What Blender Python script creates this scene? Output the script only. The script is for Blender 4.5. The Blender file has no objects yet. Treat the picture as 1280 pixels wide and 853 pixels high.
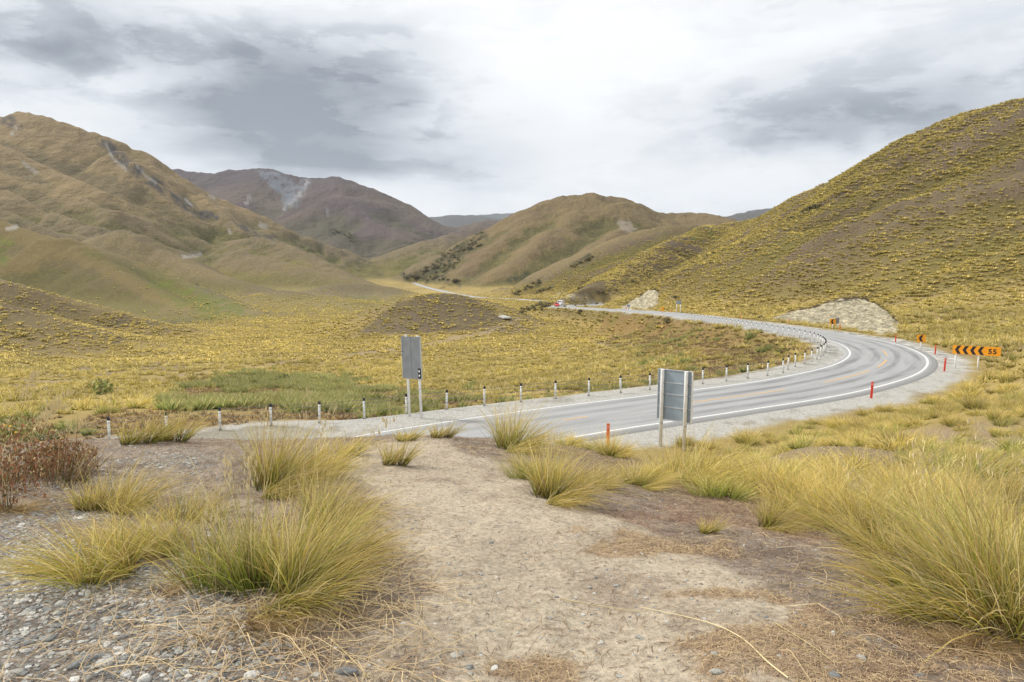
import bpy, bmesh, math, random, time
import numpy as np
from mathutils import Vector, Matrix
T0 = time.time()
C = bpy.context.scene.collection
rng = np.random.default_rng(7)
random.seed(7)

# ---------------------------------------------------------------- camera
CAM_H, HOR, FPX = 7.2, 337.0, 900.0          # eye above the road, horizon row, focal length in px of a 1280x853 frame
PITCH = math.atan((426.5 - HOR) / FPX)
cam_d = bpy.data.cameras.new('camera'); cam = bpy.data.objects.new('camera', cam_d); C.objects.link(cam)
cam_d.sensor_width = 36.0; cam_d.lens = FPX / 1280 * 36.0
cam_d.clip_start = 0.05; cam_d.clip_end = 60000
cam.location = (0, 0, CAM_H); cam.rotation_euler = (math.pi / 2 - PITCH, 0, 0)
bpy.context.scene.camera = cam

# ---------------------------------------------------------------- light: bright overcast, sun soft behind cloud
SUN_EL, SUN_AZ = math.radians(44), math.radians(-68)   # azimuth from +Y (view) towards +X: high on the left, behind cloud
sun_d = bpy.data.lights.new('sun', 'SUN'); sun = bpy.data.objects.new('sun', sun_d); C.objects.link(sun)
sun_d.energy = 2.4; sun_d.angle = math.radians(9); sun_d.color = (1.0, 0.93, 0.80)
sd = Vector((math.sin(SUN_AZ) * math.cos(SUN_EL), math.cos(SUN_AZ) * math.cos(SUN_EL), math.sin(SUN_EL)))
sun.rotation_euler = sd.to_track_quat('Z', 'Y').to_euler(); sun.location = (-30, -30, 60)
vs = bpy.context.scene.view_settings
vs.view_transform = 'Standard'; vs.look = 'None'; vs.gamma = 1; vs.use_curve_mapping = False; vs.exposure = 0.76
bpy.context.scene.cycles.max_bounces = 7
bpy.context.scene.cycles.diffuse_bounces = 4
bpy.context.scene.cycles.transparent_max_bounces = 4

# ---------------------------------------------------------------- node helper
class NT:
    def __init__(s, tree): s.t = tree; s.t.nodes.clear()
    def n(s, typ, **kw):
        nd = s.t.nodes.new(typ)
        for k, v in kw.items():
            if k.startswith('i_'):
                key = k[2:]; key = int(key) if key.isdigit() else key.replace('_', ' ')
                s.set(nd.inputs[key], v)
            else: setattr(nd, k, v)
        return nd
    def set(s, inp, v):
        if hasattr(v, 'is_output'): s.t.links.new(v, inp)
        elif hasattr(v, 'outputs'): s.t.links.new(v.outputs[0], inp)
        else: inp.default_value = v
    def math(s, op, a, b=0.0, c=None, clamp=False):
        nd = s.t.nodes.new('ShaderNodeMath'); nd.operation = op; nd.use_clamp = clamp
        s.set(nd.inputs[0], a); s.set(nd.inputs[1], b)
        if c is not None: s.set(nd.inputs[2], c)
        return nd.outputs[0]
    def vmath(s, op, a, b=(0, 0, 0)):
        nd = s.t.nodes.new('ShaderNodeVectorMath'); nd.operation = op
        s.set(nd.inputs[0], a)
        if op == 'SCALE': s.set(nd.inputs['Scale'], b)
        else: s.set(nd.inputs[1], b)
        return nd.outputs['Value'] if op in ('LENGTH', 'DOT_PRODUCT', 'DISTANCE') else nd.outputs[0]
    def mix(s, f, a, b, blend='MIX'):
        nd = s.t.nodes.new('ShaderNodeMix'); nd.data_type = 'RGBA'; nd.blend_type = blend
        s.set(nd.inputs[0], f)
        for i, v in ((6, a), (7, b)):
            if isinstance(v, tuple) and len(v) == 3: v = (*v, 1)
            s.set(nd.inputs[i], v)
        return nd.outputs[2]
    def noise(s, vec, scale, detail=3.0, rough=0.55, dist=0.0):
        nd = s.t.nodes.new('ShaderNodeTexNoise')
        if vec is not None: s.set(nd.inputs['Vector'], vec)
        nd.inputs['Scale'].default_value = scale; nd.inputs['Detail'].default_value = detail
        nd.inputs['Roughness'].default_value = rough; nd.inputs['Distortion'].default_value = dist
        return nd.outputs[0]
    def ramp(s, v, lo, hi, a=0.0, b=1.0, smooth=True):
        nd = s.t.nodes.new('ShaderNodeMapRange'); nd.interpolation_type = 'SMOOTHSTEP' if smooth else 'LINEAR'
        s.set(nd.inputs[0], v); s.set(nd.inputs[1], lo); s.set(nd.inputs[2], hi); s.set(nd.inputs[3], a); s.set(nd.inputs[4], b)
        return nd.outputs[0]

# ---------------------------------------------------------------- sky: Nishita above, broken overcast laid over it
world = bpy.data.worlds.new('World'); bpy.context.scene.world = world; world.use_nodes = True
def build_sky():
    w = NT(world.node_tree)
    sky = w.n('ShaderNodeTexSky', sky_type='NISHITA', sun_disc=False)
    sky.sun_elevation = SUN_EL; sky.sun_rotation = SUN_AZ; sky.altitude = 900
    tc = w.n('ShaderNodeTexCoord').outputs['Generated']
    sep = w.n('ShaderNodeSeparateXYZ', i_0=tc)
    x, y, z = sep.outputs
    zc = w.math('ADD', w.math('MAXIMUM', z, 0.0), 0.09)
    pl = w.n('ShaderNodeCombineXYZ', i_0=w.math('DIVIDE', x, zc), i_1=w.math('DIVIDE', y, zc), i_2=0.0).outputs[0]   # cloud deck seen in perspective
    # direction coordinates (stretched flat near the horizon)
    dirv = w.n('ShaderNodeCombineXYZ', i_0=w.math('MULTIPLY', x, 1.0), i_1=y, i_2=w.math('MULTIPLY', z, 3.2)).outputs[0]
    n1 = w.noise(pl, 0.75, 7, 0.56, 0.4)
    n2 = w.noise(dirv, 1.7, 10, 0.56, 0.3)
    n3 = w.noise(dirv, 7.5, 9, 0.64, 0.25)
    n = w.math('ADD', w.math('ADD', w.math('MULTIPLY', n1, 0.22), w.math('MULTIPLY', n2, 0.55)), w.math('MULTIPLY', n3, 0.23))
    # named masses of cloud, each a soft ellipse on the dome: azimuth sin, elevation sin, radii, darkness
    wv = w.noise(dirv, 2.6, 4, 0.55)
    wx = w.math('ADD', x, w.math('MULTIPLY', w.math('SUBTRACT', wv, 0.5), 0.45))
    wz = w.math('ADD', z, w.math('MULTIPLY', w.math('SUBTRACT', n2, 0.5), 0.16))
    acc = 0.0
    for (px, py, rx, ry, a) in SKY_MASSES:
        u = (px - 640) / FPX; v = (426.5 - py) / FPX
        d = Vector((u, math.cos(PITCH) + v * math.sin(PITCH), -math.sin(PITCH) + v * math.cos(PITCH))).normalized()
        dx = w.math('DIVIDE', w.math('SUBTRACT', wx, d.x), rx / FPX)
        dz = w.math('DIVIDE', w.math('SUBTRACT', wz, d.z), ry / FPX)
        r2 = w.math('ADD', w.math('MULTIPLY', dx, dx), w.math('MULTIPLY', dz, dz))
        g = w.math('EXPONENT', w.math('MULTIPLY', r2, -0.9))
        g = w.math('MULTIPLY', g, w.math('GREATER_THAN', y, 0.0))
        acc = w.math('ADD', acc, w.math('MULTIPLY', g, a))
    t = w.math('ADD', w.math('MULTIPLY', w.math('SUBTRACT', n, 0.5), 2.3), w.math('ADD', w.math('MULTIPLY', acc, 1.3), 0.20))   # 0 bright .. 1 dark
    t = w.math('MULTIPLY', t, 0.80)
    edge = w.math('ADD', w.ramp(n2, .49, .56, -.07, .07), w.ramp(n3, .48, .56, -.05, .05))   # crisp lower rims of the cloud banks
    t = w.math('ADD', t, edge)
    cr = w.n('ShaderNodeValToRGB', i_0=t)
    e = cr.color_ramp.elements
    e[0].position = 0.0; e[0].color = (0.80, 0.81, 0.825, 1)
    e[1].position = 1.0; e[1].color = (0.20, 0.225, 0.265, 1)
    for p, c in ((0.25, (0.72, 0.735, 0.755)), (0.5, (0.60, 0.625, 0.66)), (0.75, (0.385, 0.415, 0.46))):
        q = cr.color_ramp.elements.new(p); q.color = (*c, 1)
    hz = w.ramp(z, 0.0, 0.10, 1.0, 0.0)
    col = w.mix(w.math('MULTIPLY', hz, 0.35), cr.outputs[0], (0.78, 0.81, 0.84))
    colb = w.vmath('SCALE', col, 7.9)
    thin = w.ramp(n1, 0.36, 0.28, 0.0, 0.25)
    fin = w.mix(thin, colb, sky.outputs[0])
    bg = w.n('ShaderNodeBackground', i_0=fin, i_1=0.1)
    w.n('ShaderNodeOutputWorld', i_0=bg)
SKY_MASSES = [(250, 80, 230, 60, 0.42), (430, 100, 190, 60, 0.40), (330, 180, 260, 34, 0.45), (90, 30, 130, 40, 0.15), (40, 120, 110, 40, -0.25),
              (660, 70, 150, 75, -0.38), (660, 215, 260, 40, -0.25), (1010, 130, 240, 30, 0.38), (900, 165, 90, 22, 0.30), (1180, 60, 190, 45, 0.18), (830, 150, 100, 22, -0.3),
              (850, 30, 120, 25, 0.12), (1050, 210, 200, 30, -0.2)]
build_sky()

# ---------------------------------------------------------------- photo pixel -> world point at a forward distance Y
def W(px, py, Y):
    u = (px - 640) / FPX; v = (426.5 - py) / FPX
    dy = math.cos(PITCH) + v * math.sin(PITCH); dz = -math.sin(PITCH) + v * math.cos(PITCH)
    t = Y / dy
    return np.array([u * t, Y, CAM_H + dz * t])
def WZ(px, py, z):
    u = (px - 640) / FPX; v = (426.5 - py) / FPX
    dy = math.cos(PITCH) + v * math.sin(PITCH); dz = -math.sin(PITCH) + v * math.cos(PITCH)
    t = (z - CAM_H) / dz
    return np.array([u * t, dy * t, z])

# ---------------------------------------------------------------- noise (numpy)
def _hash(ix, iy, seed):
    h = (ix.astype(np.int64) * 374761393 + iy.astype(np.int64) * 668265263 + seed * 1442695041) & 0xFFFFFFFF
    h = ((h ^ (h >> 13)) * 1274126177) & 0xFFFFFFFF
    h = h ^ (h >> 16)
    return (h & 0xFFFF).astype(np.float32) / 32767.5 - 1.0
def vnoise(x, y, seed=0):
    xf = np.floor(x); yf = np.floor(y); fx = (x - xf).astype(np.float32); fy = (y - yf).astype(np.float32)
    ix = xf.astype(np.int64); iy = yf.astype(np.int64)
    ux = fx * fx * fx * (fx * (fx * 6 - 15) + 10); uy = fy * fy * fy * (fy * (fy * 6 - 15) + 10)
    a = _hash(ix, iy, seed); b = _hash(ix + 1, iy, seed); c = _hash(ix, iy + 1, seed); d = _hash(ix + 1, iy + 1, seed)
    return (a + (b - a) * ux) * (1 - uy) + (c + (d - c) * ux) * uy
def fbm(x, y, wl, octs=4, seed=0, gain=0.5, ridged=False):
    s = 0.0; a = 1.0; tot = 0.0; f = 1.0 / wl
    for o in range(octs):
        n = vnoise(x * f + 17.3 * o, y * f - 9.1 * o, seed + o * 13)
        if ridged: n = 1 - 2 * np.abs(n)
        s = s + a * n; tot += a; a *= gain; f *= 2.03
        x, y = x * 0.8 - y * 0.6, x * 0.6 + y * 0.8
    return s / tot
def sstep(a, b, x):
    t = np.clip((x - a) / (b - a), 0, 1); return t * t * (3 - 2 * t)

# ---------------------------------------------------------------- near and mid ground: thin-plate spline through surveyed points
GP = []
def g(px, py, Y): GP.append(W(px, py, Y))
def gw(x, y, z): GP.append(np.array([x, y, z], float))
for q in ((100, 853, 2.85), (640, 853, 2.9), (1200, 853, 2.95), (200, 700, 4.5), (640, 700, 4.55), (1000, 700, 4.7), (1250, 760, 4.0), (200, 600, 7.0), (640, 600, 7.1), (900, 640, 6.6),
          (1150, 640, 8.0), (1270, 620, 9.0), (200, 556, 9.0), (60, 556, 9.0), (430, 550, 10.0), (560, 549, 10.4), (700, 560, 10.3), (820, 580, 11.5), (900, 595, 13), (1000, 560, 18),
          (1050, 520, 33), (1100, 560, 20), (1200, 520, 25), (1280, 560, 18), (1280, 500, 30), (1280, 442, 45), (1200, 467, 44), (1165, 482, 42), (1400, 440, 42), (1400, 600, 13), (0, 570, 8), (-150, 570, 8),
          (300, 508, 45), (300, 490, 80), (100, 500, 60), (500, 500, 62), (300, 470, 110), (50, 462, 120), (700, 478, 75), (700, 458, 120), (500, 450, 150), (500, 420, 215), (300, 420, 225),
          (300, 400, 310), (120, 425, 210), (640, 397, 330), (850, 448, 92), (950, 438, 90), (900, 420, 115), (800, 420, 160), (750, 402, 230), (700, 397, 270),
          (500, 382, 500), (450, 362, 900), (600, 360, 1000), (520, 352, 1400), (300, 384, 430), (640, 374, 530), (500, 342, 3000), (690, 378, 430),
          (1270, 425, 78), (1150, 418, 95), (1100, 405, 115), (1000, 392, 155), (900, 388, 200), (850, 382, 235), (790, 378, 300)):
    g(*q)
for q in ((0, 0, 5.55), (-5, 0, 5.4), (5, 0, 5.6), (0, -10, 5.9), (-12, -10, 5.4), (12, -10, 6.6), (0, -60, 9), (-100, -50, 1), (90, -50, 22), (-300, 0, -9), (240, 0, 60), (0, -500, 30),
          (-13, 24, 0), (-22, 22, 0), (-35, 20, 0), (-60, 12, -1), (-4, 24, 0), (3, 23, 0), (9, 26, 0.1), (-8, 17, 2.2), (0, 16, 2.8), (6, 18, 2.2), (-20, 15, 2.3), (-10, 32.5, -.05), (-17, 29.5, -.05), (-25, 27, -.1), (-17, 25, 0), (-33, 24, -.2), (16, 33, 0.2), (25, 39, 0.1),
          (3500, 0, 300), (-3500, 0, 100), (0, -3000, 60), (0, 6000, 0), (-2500, 4000, 0), (2500, 4000, 20)):
    gw(*q)
GP = np.array(GP)
def warp(x, y):
    r = np.hypot(x, y) + 1e-9; k = 8 * np.log1p(r / 6.0) / r
    return x * k, y * k
def _tps_fit(P):
    u, v = warp(P[:, 0], P[:, 1]); n = len(u)
    d2 = (u[:, None] - u[None]) ** 2 + (v[:, None] - v[None]) ** 2
    K = 0.5 * d2 * np.log(d2 + 1e-12) + np.eye(n) * 0.08
    A = np.zeros((n + 3, n + 3)); A[:n, :n] = K; A[:n, n] = 1; A[:n, n + 1] = u; A[:n, n + 2] = v; A[n:, :n] = A[:n, n:].T
    return u, v, np.linalg.solve(A, np.concatenate([P[:, 2], np.zeros(3)]))
_tu, _tv, _tw = _tps_fit(GP)
def base_h(x, y):
    u, v = warp(x, y); out = np.empty(u.shape)
    uf, vf, of = u.ravel(), v.ravel(), out.reshape(-1)
    for s in range(0, len(uf), 40000):
        a, b = uf[s:s + 40000], vf[s:s + 40000]
        d2 = (a[:, None] - _tu[None]) ** 2 + (b[:, None] - _tv[None]) ** 2
        of[s:s + 40000] = (0.5 * d2 * np.log(d2 + 1e-12)) @ _tw[:-3] + _tw[-3] + _tw[-2] * a + _tw[-1] * b
    return out

# ---------------------------------------------------------------- ridges: crest polylines; the flanks fall away from them
def seg_dist(x, y, P):
    """distance to polyline P (n,3) in plan, height of the nearest crest point, arc length, side sign"""
    bd = np.full(x.shape, 1e18); bz = np.zeros(x.shape); bt = np.zeros(x.shape); bs = np.zeros(x.shape); L = 0.0
    for i in range(len(P) - 1):
        ax, ay, az = P[i]; bx, by, bzz = P[i + 1]
        dx, dy = bx - ax, by - ay; l2 = dx * dx + dy * dy + 1e-9; l = math.sqrt(l2)
        t = np.clip(((x - ax) * dx + (y - ay) * dy) / l2, 0, 1)
        qx = x - (ax + t * dx); qy = y - (ay + t * dy); d2 = qx * qx + qy * qy
        m = d2 < bd
        bd = np.where(m, d2, bd); bz = np.where(m, az + t * (bzz - az), bz); bt = np.where(m, L + t * l, bt)
        bs = np.where(m, np.sign(dx * qy - dy * qx), bs); L += l
    return np.sqrt(bd), bz, bt, bs
def smooth_poly(P, n=4):
    P = np.array(P, float); out = []
    for i in range(len(P) - 1):
        p0 = P[max(i - 1, 0)]; p1 = P[i]; p2 = P[i + 1]; p3 = P[min(i + 2, len(P) - 1)]
        for k in range(n):
            t = k / n
            out.append(0.5 * ((2 * p1) + (-p0 + p2) * t + (2 * p0 - 5 * p1 + 4 * p2 - p3) * t * t + (-p0 + 3 * p1 - 3 * p2 + p3) * t ** 3))
    out.append(P[-1]); return np.array(out)
RIDGES = []     # dict(P, S, r, k, rib)
def ridge(pts, S, r, k, rib=(0, 1, 1), conc=0.0):
    RIDGES.append(dict(P=smooth_poly([W(*q) for q in pts], 2), S=S, r=r, k=k, rib=rib, conc=conc))
def smax(a, b, k):
    hh = np.clip(0.5 + 0.5 * (a - b) / k, 0, 1)
    return b + (a - b) * hh + k * hh * (1 - hh)
def ridge_h(R, x, y, i):
    P = R['P']; a, wl, dd = R['rib']; S = R['S']; S = S if not isinstance(S, tuple) else sum(S) / 2
    z = np.full(x.shape, -1e9); d = np.full(x.shape, 1e9)
    for j in range(len(P) - 1):                   # upper envelope of what each stretch of crest throws down its flanks
        ax, ay, az = P[j]; bx, by, b2 = P[j + 1]; dx, dy = bx - ax, by - ay; l2 = dx * dx + dy * dy + 1e-9
        t = np.clip(((x - ax) * dx + (y - ay) * dy) / l2, 0, 1); dj = np.hypot(x - ax - t * dx, y - ay - t * dy); f = np.sqrt(dj * dj + R['r'] ** 2) - R['r']
        if R['conc']: f = R['conc'] * (1 - np.exp(-f / R['conc']))
        z = np.maximum(z, az + t * (b2 - az) - S * f); d = np.minimum(d, dj)
    if a:                                         # spurs and gullies that run straight down the flank
        ax = P[-1, :2] - P[0, :2]; ax = ax / np.linalg.norm(ax)
        al = x * ax[0] + y * ax[1]; ac = -x * ax[1] + y * ax[0]
        wv = fbm(x, y, wl * 2.5, 2, 300 + i) * wl * 0.8
        rb = np.sqrt(vnoise((al + wv) / wl, ac / (wl * 6), 50 + i * 7) ** 2 + 0.004) * 1.5 + 0.4 * np.sqrt(vnoise((al + wv) / wl * 2.4, ac / (wl * 4), 90 + i * 7) ** 2 + 0.006)
        z = z + a * (rb - 0.55) * (1 - np.exp(-d / dd))
    return z
def terrain_h(x, y):
    h = base_h(x, y)
    for i, R in enumerate(RIDGES):
        h = smax(ridge_h(R, x, y, i), h, R['k'])
    return h
def cast(px, py, hf=terrain_h, lo=2.0, hi=6000.0, n=500):
    """forward distance at which the ray through a pixel meets the ground"""
    Y = np.geomspace(lo, hi, n); u = (px - 640) / FPX; v = (426.5 - py) / FPX
    dy = math.cos(PITCH) + v * math.sin(PITCH); dz = -math.sin(PITCH) + v * math.cos(PITCH)
    z = CAM_H + dz * Y / dy; hgt = hf(u * Y / dy, Y)
    b = np.nonzero(z < hgt)[0]
    if len(b) == 0: return hi
    i = b[0]
    if i == 0: return Y[0]
    a0 = z[i - 1] - hgt[i - 1]; a1 = z[i] - hgt[i]
    return Y[i - 1] + (Y[i] - Y[i - 1]) * a0 / (a0 - a1)
def spur(pts, S, r, k, lift=0.03, rib=(0, 1, 1), **kw):
    """a crest that lies on ground already there, standing a little proud of it"""
    RIDGES.append(dict(P=smooth_poly([W(px, py, cast(px, py) * (1 - lift)) for px, py in pts], 2), S=S, r=r, k=k, rib=rib, conc=0.0))

# far ranges
ridge([(430, 300, 7500), (500, 285, 7500), (530, 274, 7500), (560, 268, 7400), (585, 266, 7400), (610, 270, 7400), (650, 285, 7400), (760, 300, 7400)], 0.4, 120, 60, (60, 500, 500))
ridge([(560, 290, 10500), (600, 268, 10500), (630, 266, 10500), (660, 270, 10500), (760, 290, 10500)], 0.4, 200, 60, (80, 600, 500))
ridge([(840, 292, 5200), (900, 275, 5200), (930, 266, 5200), (965, 260, 5200), (1040, 248, 5300), (1150, 260, 5300)], 0.42, 80, 60, (60, 400, 400))
ridge([(-40, 240, 3500), (60, 222, 3500), (150, 212, 3400), (200, 210, 3300), (260, 217, 3200), (330, 212, 3050), (348, 216, 3000), (385, 222, 2950), (420, 222, 2900), (445, 229, 2860), (480, 249, 2800), (520, 273, 2750), (560, 294, 2700), (610, 318, 2600)], 0.6, 30, 40, (90, 300, 240))
ridge([(420, 222, 2900), (425, 243, 2620), (450, 265, 2420), (485, 287, 2250), (515, 305, 2120), (538, 322, 2000)], 0.6, 18, 20, (50, 180, 130))
ridge([(330, 213, 3040), (322, 235, 2780), (345, 258, 2600), (375, 278, 2450), (400, 296, 2300), (440, 318, 2050)], 0.6, 18, 20, (50, 160, 120))
ridge([(545, 303, 1800), (575, 292, 1950), (610, 284, 2150), (650, 284, 2300), (700, 290, 2400)], 0.42, 30, 30, (15, 160, 120))
ridge([(545, 303, 1800), (525, 322, 1720), (505, 336, 1650)], 0.42, 25, 30, (10, 100, 80))
ridge([(560, 287, 2900), (595, 279, 3000), (625, 277, 3000), (655, 284, 3000)], 0.4, 60, 40)
ridge([(590, 318, 1500), (560, 338, 1400), (548, 345, 1350)], 0.4, 25, 30)
# left mountain
ridge([(-500, 250, 1500), (-250, 215, 1500), (-100, 180, 1500), (-40, 150, 1500), (0, 146, 1500), (35, 140, 1500), (60, 149, 1480), (95, 160, 1480), (130, 174, 1480), (165, 187, 1490), (200, 211, 1500), (250, 240, 1530), (300, 262, 1560), (350, 285, 1600), (400, 303, 1650), (450, 322, 1700), (500, 340, 1780)], (0.80, 0.76), 14, 25, (60, 150, 160), 1100)
# peak of the centre right
ridge([(553, 352, 1150), (575, 327, 1200), (600, 304, 1250), (625, 286, 1280), (650, 270, 1310), (690, 252, 1340), (722, 244, 1350), (745, 242, 1350), (770, 247, 1350), (795, 258, 1340), (825, 272, 1300), (870, 288, 1250)], (0.55, 0.6), 22, 14, (13, 120, 90))
ridge([(790, 265, 1650), (830, 268, 1650), (855, 266, 1650), (890, 273, 1600), (950, 290, 1550)], 0.4, 40, 25)
ridge([(738, 243, 1350), (712, 275, 1200), (680, 300, 1080), (645, 325, 990), (612, 350, 920)], 0.62, 12, 10, (9, 60, 50))
ridge([(672, 262, 1300), (640, 290, 1190), (608, 318, 1080), (580, 345, 1000)], 0.62, 12, 10, (9, 60, 50))
ridge([(790, 256, 1350), (778, 285, 1170), (748, 308, 1020), (705, 335, 900), (668, 356, 820)], 0.62, 12, 10, (9, 60, 50))
# low tan ridge before it
ridge([(655, 362, 600), (690, 342, 640), (735, 318, 660), (780, 298, 660), (812, 287, 650), (845, 281, 640), (880, 282, 640), (925, 284, 640), (990, 262, 650)], (0.5, 0.5), 10, 8, (7, 38, 34))
# left foothills
spur([(0, 212), (75, 240), (137, 265), (187, 278), (250, 300), (330, 330)], 0.70, 8.4, 9.9, 0.06, (9, 70, 50))
spur([(0, 238), (60, 268), (120, 283), (190, 305), (250, 322)], 0.70, 7.2, 8.1, 0.06, (9, 70, 50))
spur([(0, 182), (60, 212), (130, 245), (180, 262)], 0.70, 7.2, 9.9, 0.045, (9, 70, 50))
spur([(150, 190), (190, 225), (250, 262), (300, 292), (330, 312)], 0.77, 6, 9, 0.04, (8, 60, 50))
spur([(250, 245), (290, 280), (350, 305), (400, 325)], 0.70, 6, 9, 0.035, (8, 60, 50))
ridge([(-80, 235, 850), (-30, 255, 830), (0, 264, 820), (47, 286, 800), (125, 305, 800), (180, 315, 830), (222, 326, 850), (290, 345, 900)], 0.64, 8.4, 8.1, (5, 60, 50))
ridge([(285, 304, 1250), (325, 296, 1180), (350, 303, 1120), (385, 320, 1060), (415, 335, 1000), (450, 350, 950)], 0.58, 13.2, 9, (3, 60, 50))
ridge([(185, 332, 900), (235, 322, 930), (300, 318, 920), (345, 328, 870), (400, 340, 820), (450, 350, 760), (490, 366, 640)], 0.49, 10.8, 8.1, (4, 60, 50))
ridge([(110, 306, 720), (156, 289, 700), (190, 303, 690), (225, 323, 660), (260, 340, 620), (330, 360, 560), (390, 378, 480)], 0.58, 8.4, 6.3, (4, 60, 50))
ridge([(-90, 262, 540), (-30, 270, 520), (20, 284, 500), (50, 291, 490), (85, 298, 480), (112, 315, 465), (150, 340, 430), (200, 364, 390), (245, 388, 340), (262, 398, 315)], 0.64, 8.4, 5.4, (4, 50, 45))
ridge([(85, 298, 485), (140, 317, 500), (190, 338, 490), (240, 356, 460), (290, 376, 400), (325, 392, 355)], 0.58, 6, 4.5, (3, 40, 35))
ridge([(-200, 300, 270), (-80, 330, 250), (0, 351, 240), (60, 368, 245), (120, 384, 245), (180, 400, 240), (228, 411, 232)], 0.46, 4.8, 3.6, (2, 26, 22))
ridge([(-200, 350, 180), (-60, 368, 178), (0, 384, 180), (60, 400, 182), (130, 420, 185)], 0.38, 4.8, 3.6, (1.2, 20, 18))
# the round mound on the flats and the low ones beyond
ridge([(462, 402, 240), (490, 388, 246), (520, 373, 250), (548, 367, 251), (575, 371, 250), (605, 384, 244), (632, 400, 236)], 0.35, 8, 3, (0, 16, 12))
ridge([(395, 366, 620), (430, 354, 640), (470, 358, 640), (505, 369, 600)], 0.3, 14, 8)
ridge([(300, 377, 470), (350, 366, 520), (400, 371, 520), (440, 381, 460)], 0.26, 10, 8)
# right hill
ridge([(1900, -120, 260), (1600, 0, 280), (1500, 46, 285), (1400, 90, 290), (1340, 114, 295), (1280, 134, 300), (1225, 147, 315), (1180, 164, 335), (1100, 206, 385), (1050, 231, 420), (1000, 257, 470), (960, 274, 530), (925, 288, 610)], (0.72, 0.6), 14, 8, (5, 40, 40))
ridge([(945, 276, 570), (905, 285, 540), (880, 288, 520), (850, 300, 490), (800, 326, 440), (760, 349, 385), (722, 370, 325)], 0.55, 6, 5, (2.5, 24, 20))
spur([(1280, 188), (1137, 245), (1002, 288), (885, 318), (815, 352)], 0.66, 4, 3, 0.09, (1.5, 20, 15))
spur([(1280, 272), (1175, 303), (1100, 345), (1048, 378)], 0.62, 3, 2.5, 0.09, (1, 16, 12))
spur([(1280, 303), (1200, 338), (1120, 378)], 0.55, 3, 2.5, 0.05)
spur([(1280, 345), (1215, 368), (1150, 398)], 0.45, 4, 2.5, 0.04)
spur([(1280, 225), (1180, 262), (1080, 300), (980, 335)], 0.6, 4, 3, 0.05, (1.2, 18, 14))
spur([(1040, 262), (960, 290), (880, 330), (830, 360)], 0.58, 5, 5, 0.02)

# ---------------------------------------------------------------- road line (plan and height), shoulders, barrier
def V2(px, py, z): return WZ(px, py, z)
inner = [(470, 537.5, 0), (720, 506, 0), (862, 487, 0), (1000, 467.6, 0), (1033, 459, -.1), (1059, 449, -.3), (1063.6, 444.5, -.4), (1057, 438, -.5), (1039.5, 429, -.7), (1010, 421, -.9)]
CL = [(-62, 2.5, -0.3), (-30, 11.5, 0), (-12, 21.5, 0), (-4.2, 28.9, 0), (2.3, 33.8, 0), (9.6, 38.4, 0), (17.6, 43.6, 0), (25.2, 50.8, -.08), (30.8, 58.8, -.25), (35.2, 68, -.5), (38.6, 79, -.8), (40.0, 91, -1.1), (40.4, 106, -1.5), (40.6, 122, -2.0), (40.0, 146, -2.7),
      (38.0, 172, -3.4), (34.0, 200, -4.3), (29.3, 228, -5.4), (24.0, 254, -6.3), (20.0, 274, -7.1), (19.6, 290, -7.5), (24.5, 304, -7.9), (33, 318, -8.5), (42, 345, -9.5)]
CL = smooth_poly(CL, 8)
HALF = 3.15
def path_frames(P):
    t = np.gradient(P[:, :2], axis=0); t /= np.linalg.norm(t, axis=1)[:, None]
    return np.stack([-t[:, 1], t[:, 0]], 1)          # left normal
def resample(P, step):
    d = np.concatenate([[0], np.cumsum(np.linalg.norm(np.diff(P[:, :2], axis=0), axis=1))])
    s = np.arange(0, d[-1], step); return np.stack([np.interp(s, d, P[:, k]) for k in range(P.shape[1])], 1), s
CL, CLs = resample(CL, 1.0); CLn = path_frames(CL)
FAR = [W(690, 377, 470), W(668, 375, 500), W(640, 373.2, 530), W(600, 371.5, 590), W(575, 368, 690), W(550, 363, 840), W(530, 358, 1020), W(517, 353.5, 1200)]
FAR = smooth_poly(FAR, 6); FAR, FARs = resample(FAR, 5.0); FARn = path_frames(FAR)
print('spline, ridges', round(time.time() - T0, 1))

# ---------------------------------------------------------------- the ground sheet: a grid fanned about the viewpoint, finest where the photo looks
def make_grid():
    a_f = np.radians(np.arange(-42, 42.001, 0.1)); a_r = np.radians(np.linspace(42, 318, 70)[1:-1])
    az = np.concatenate([a_f, a_r])
    r = [0.4]
    while r[-1] < 14000:
        q = r[-1]
        f = 1.05 if q < 2 else 1.0125 if q < 25 else 1.008 if q < 90 else 1.0062 if q < 1700 else 1.012 if q < 4000 else 1.04
        r.append(q * f)
    return az, np.array(r)
AZ, RR = make_grid()
gx = RR[:, None] * np.sin(AZ)[None]; gy = RR[:, None] * np.cos(AZ)[None]
print('grid', gx.shape)
gz = terrain_h(gx, gy)
print('heights', round(time.time() - T0, 1))
rr = np.broadcast_to(RR[:, None], gx.shape)
gbase = base_h(gx, gy)
above = np.clip(gz - gbase, 0, None)
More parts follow.
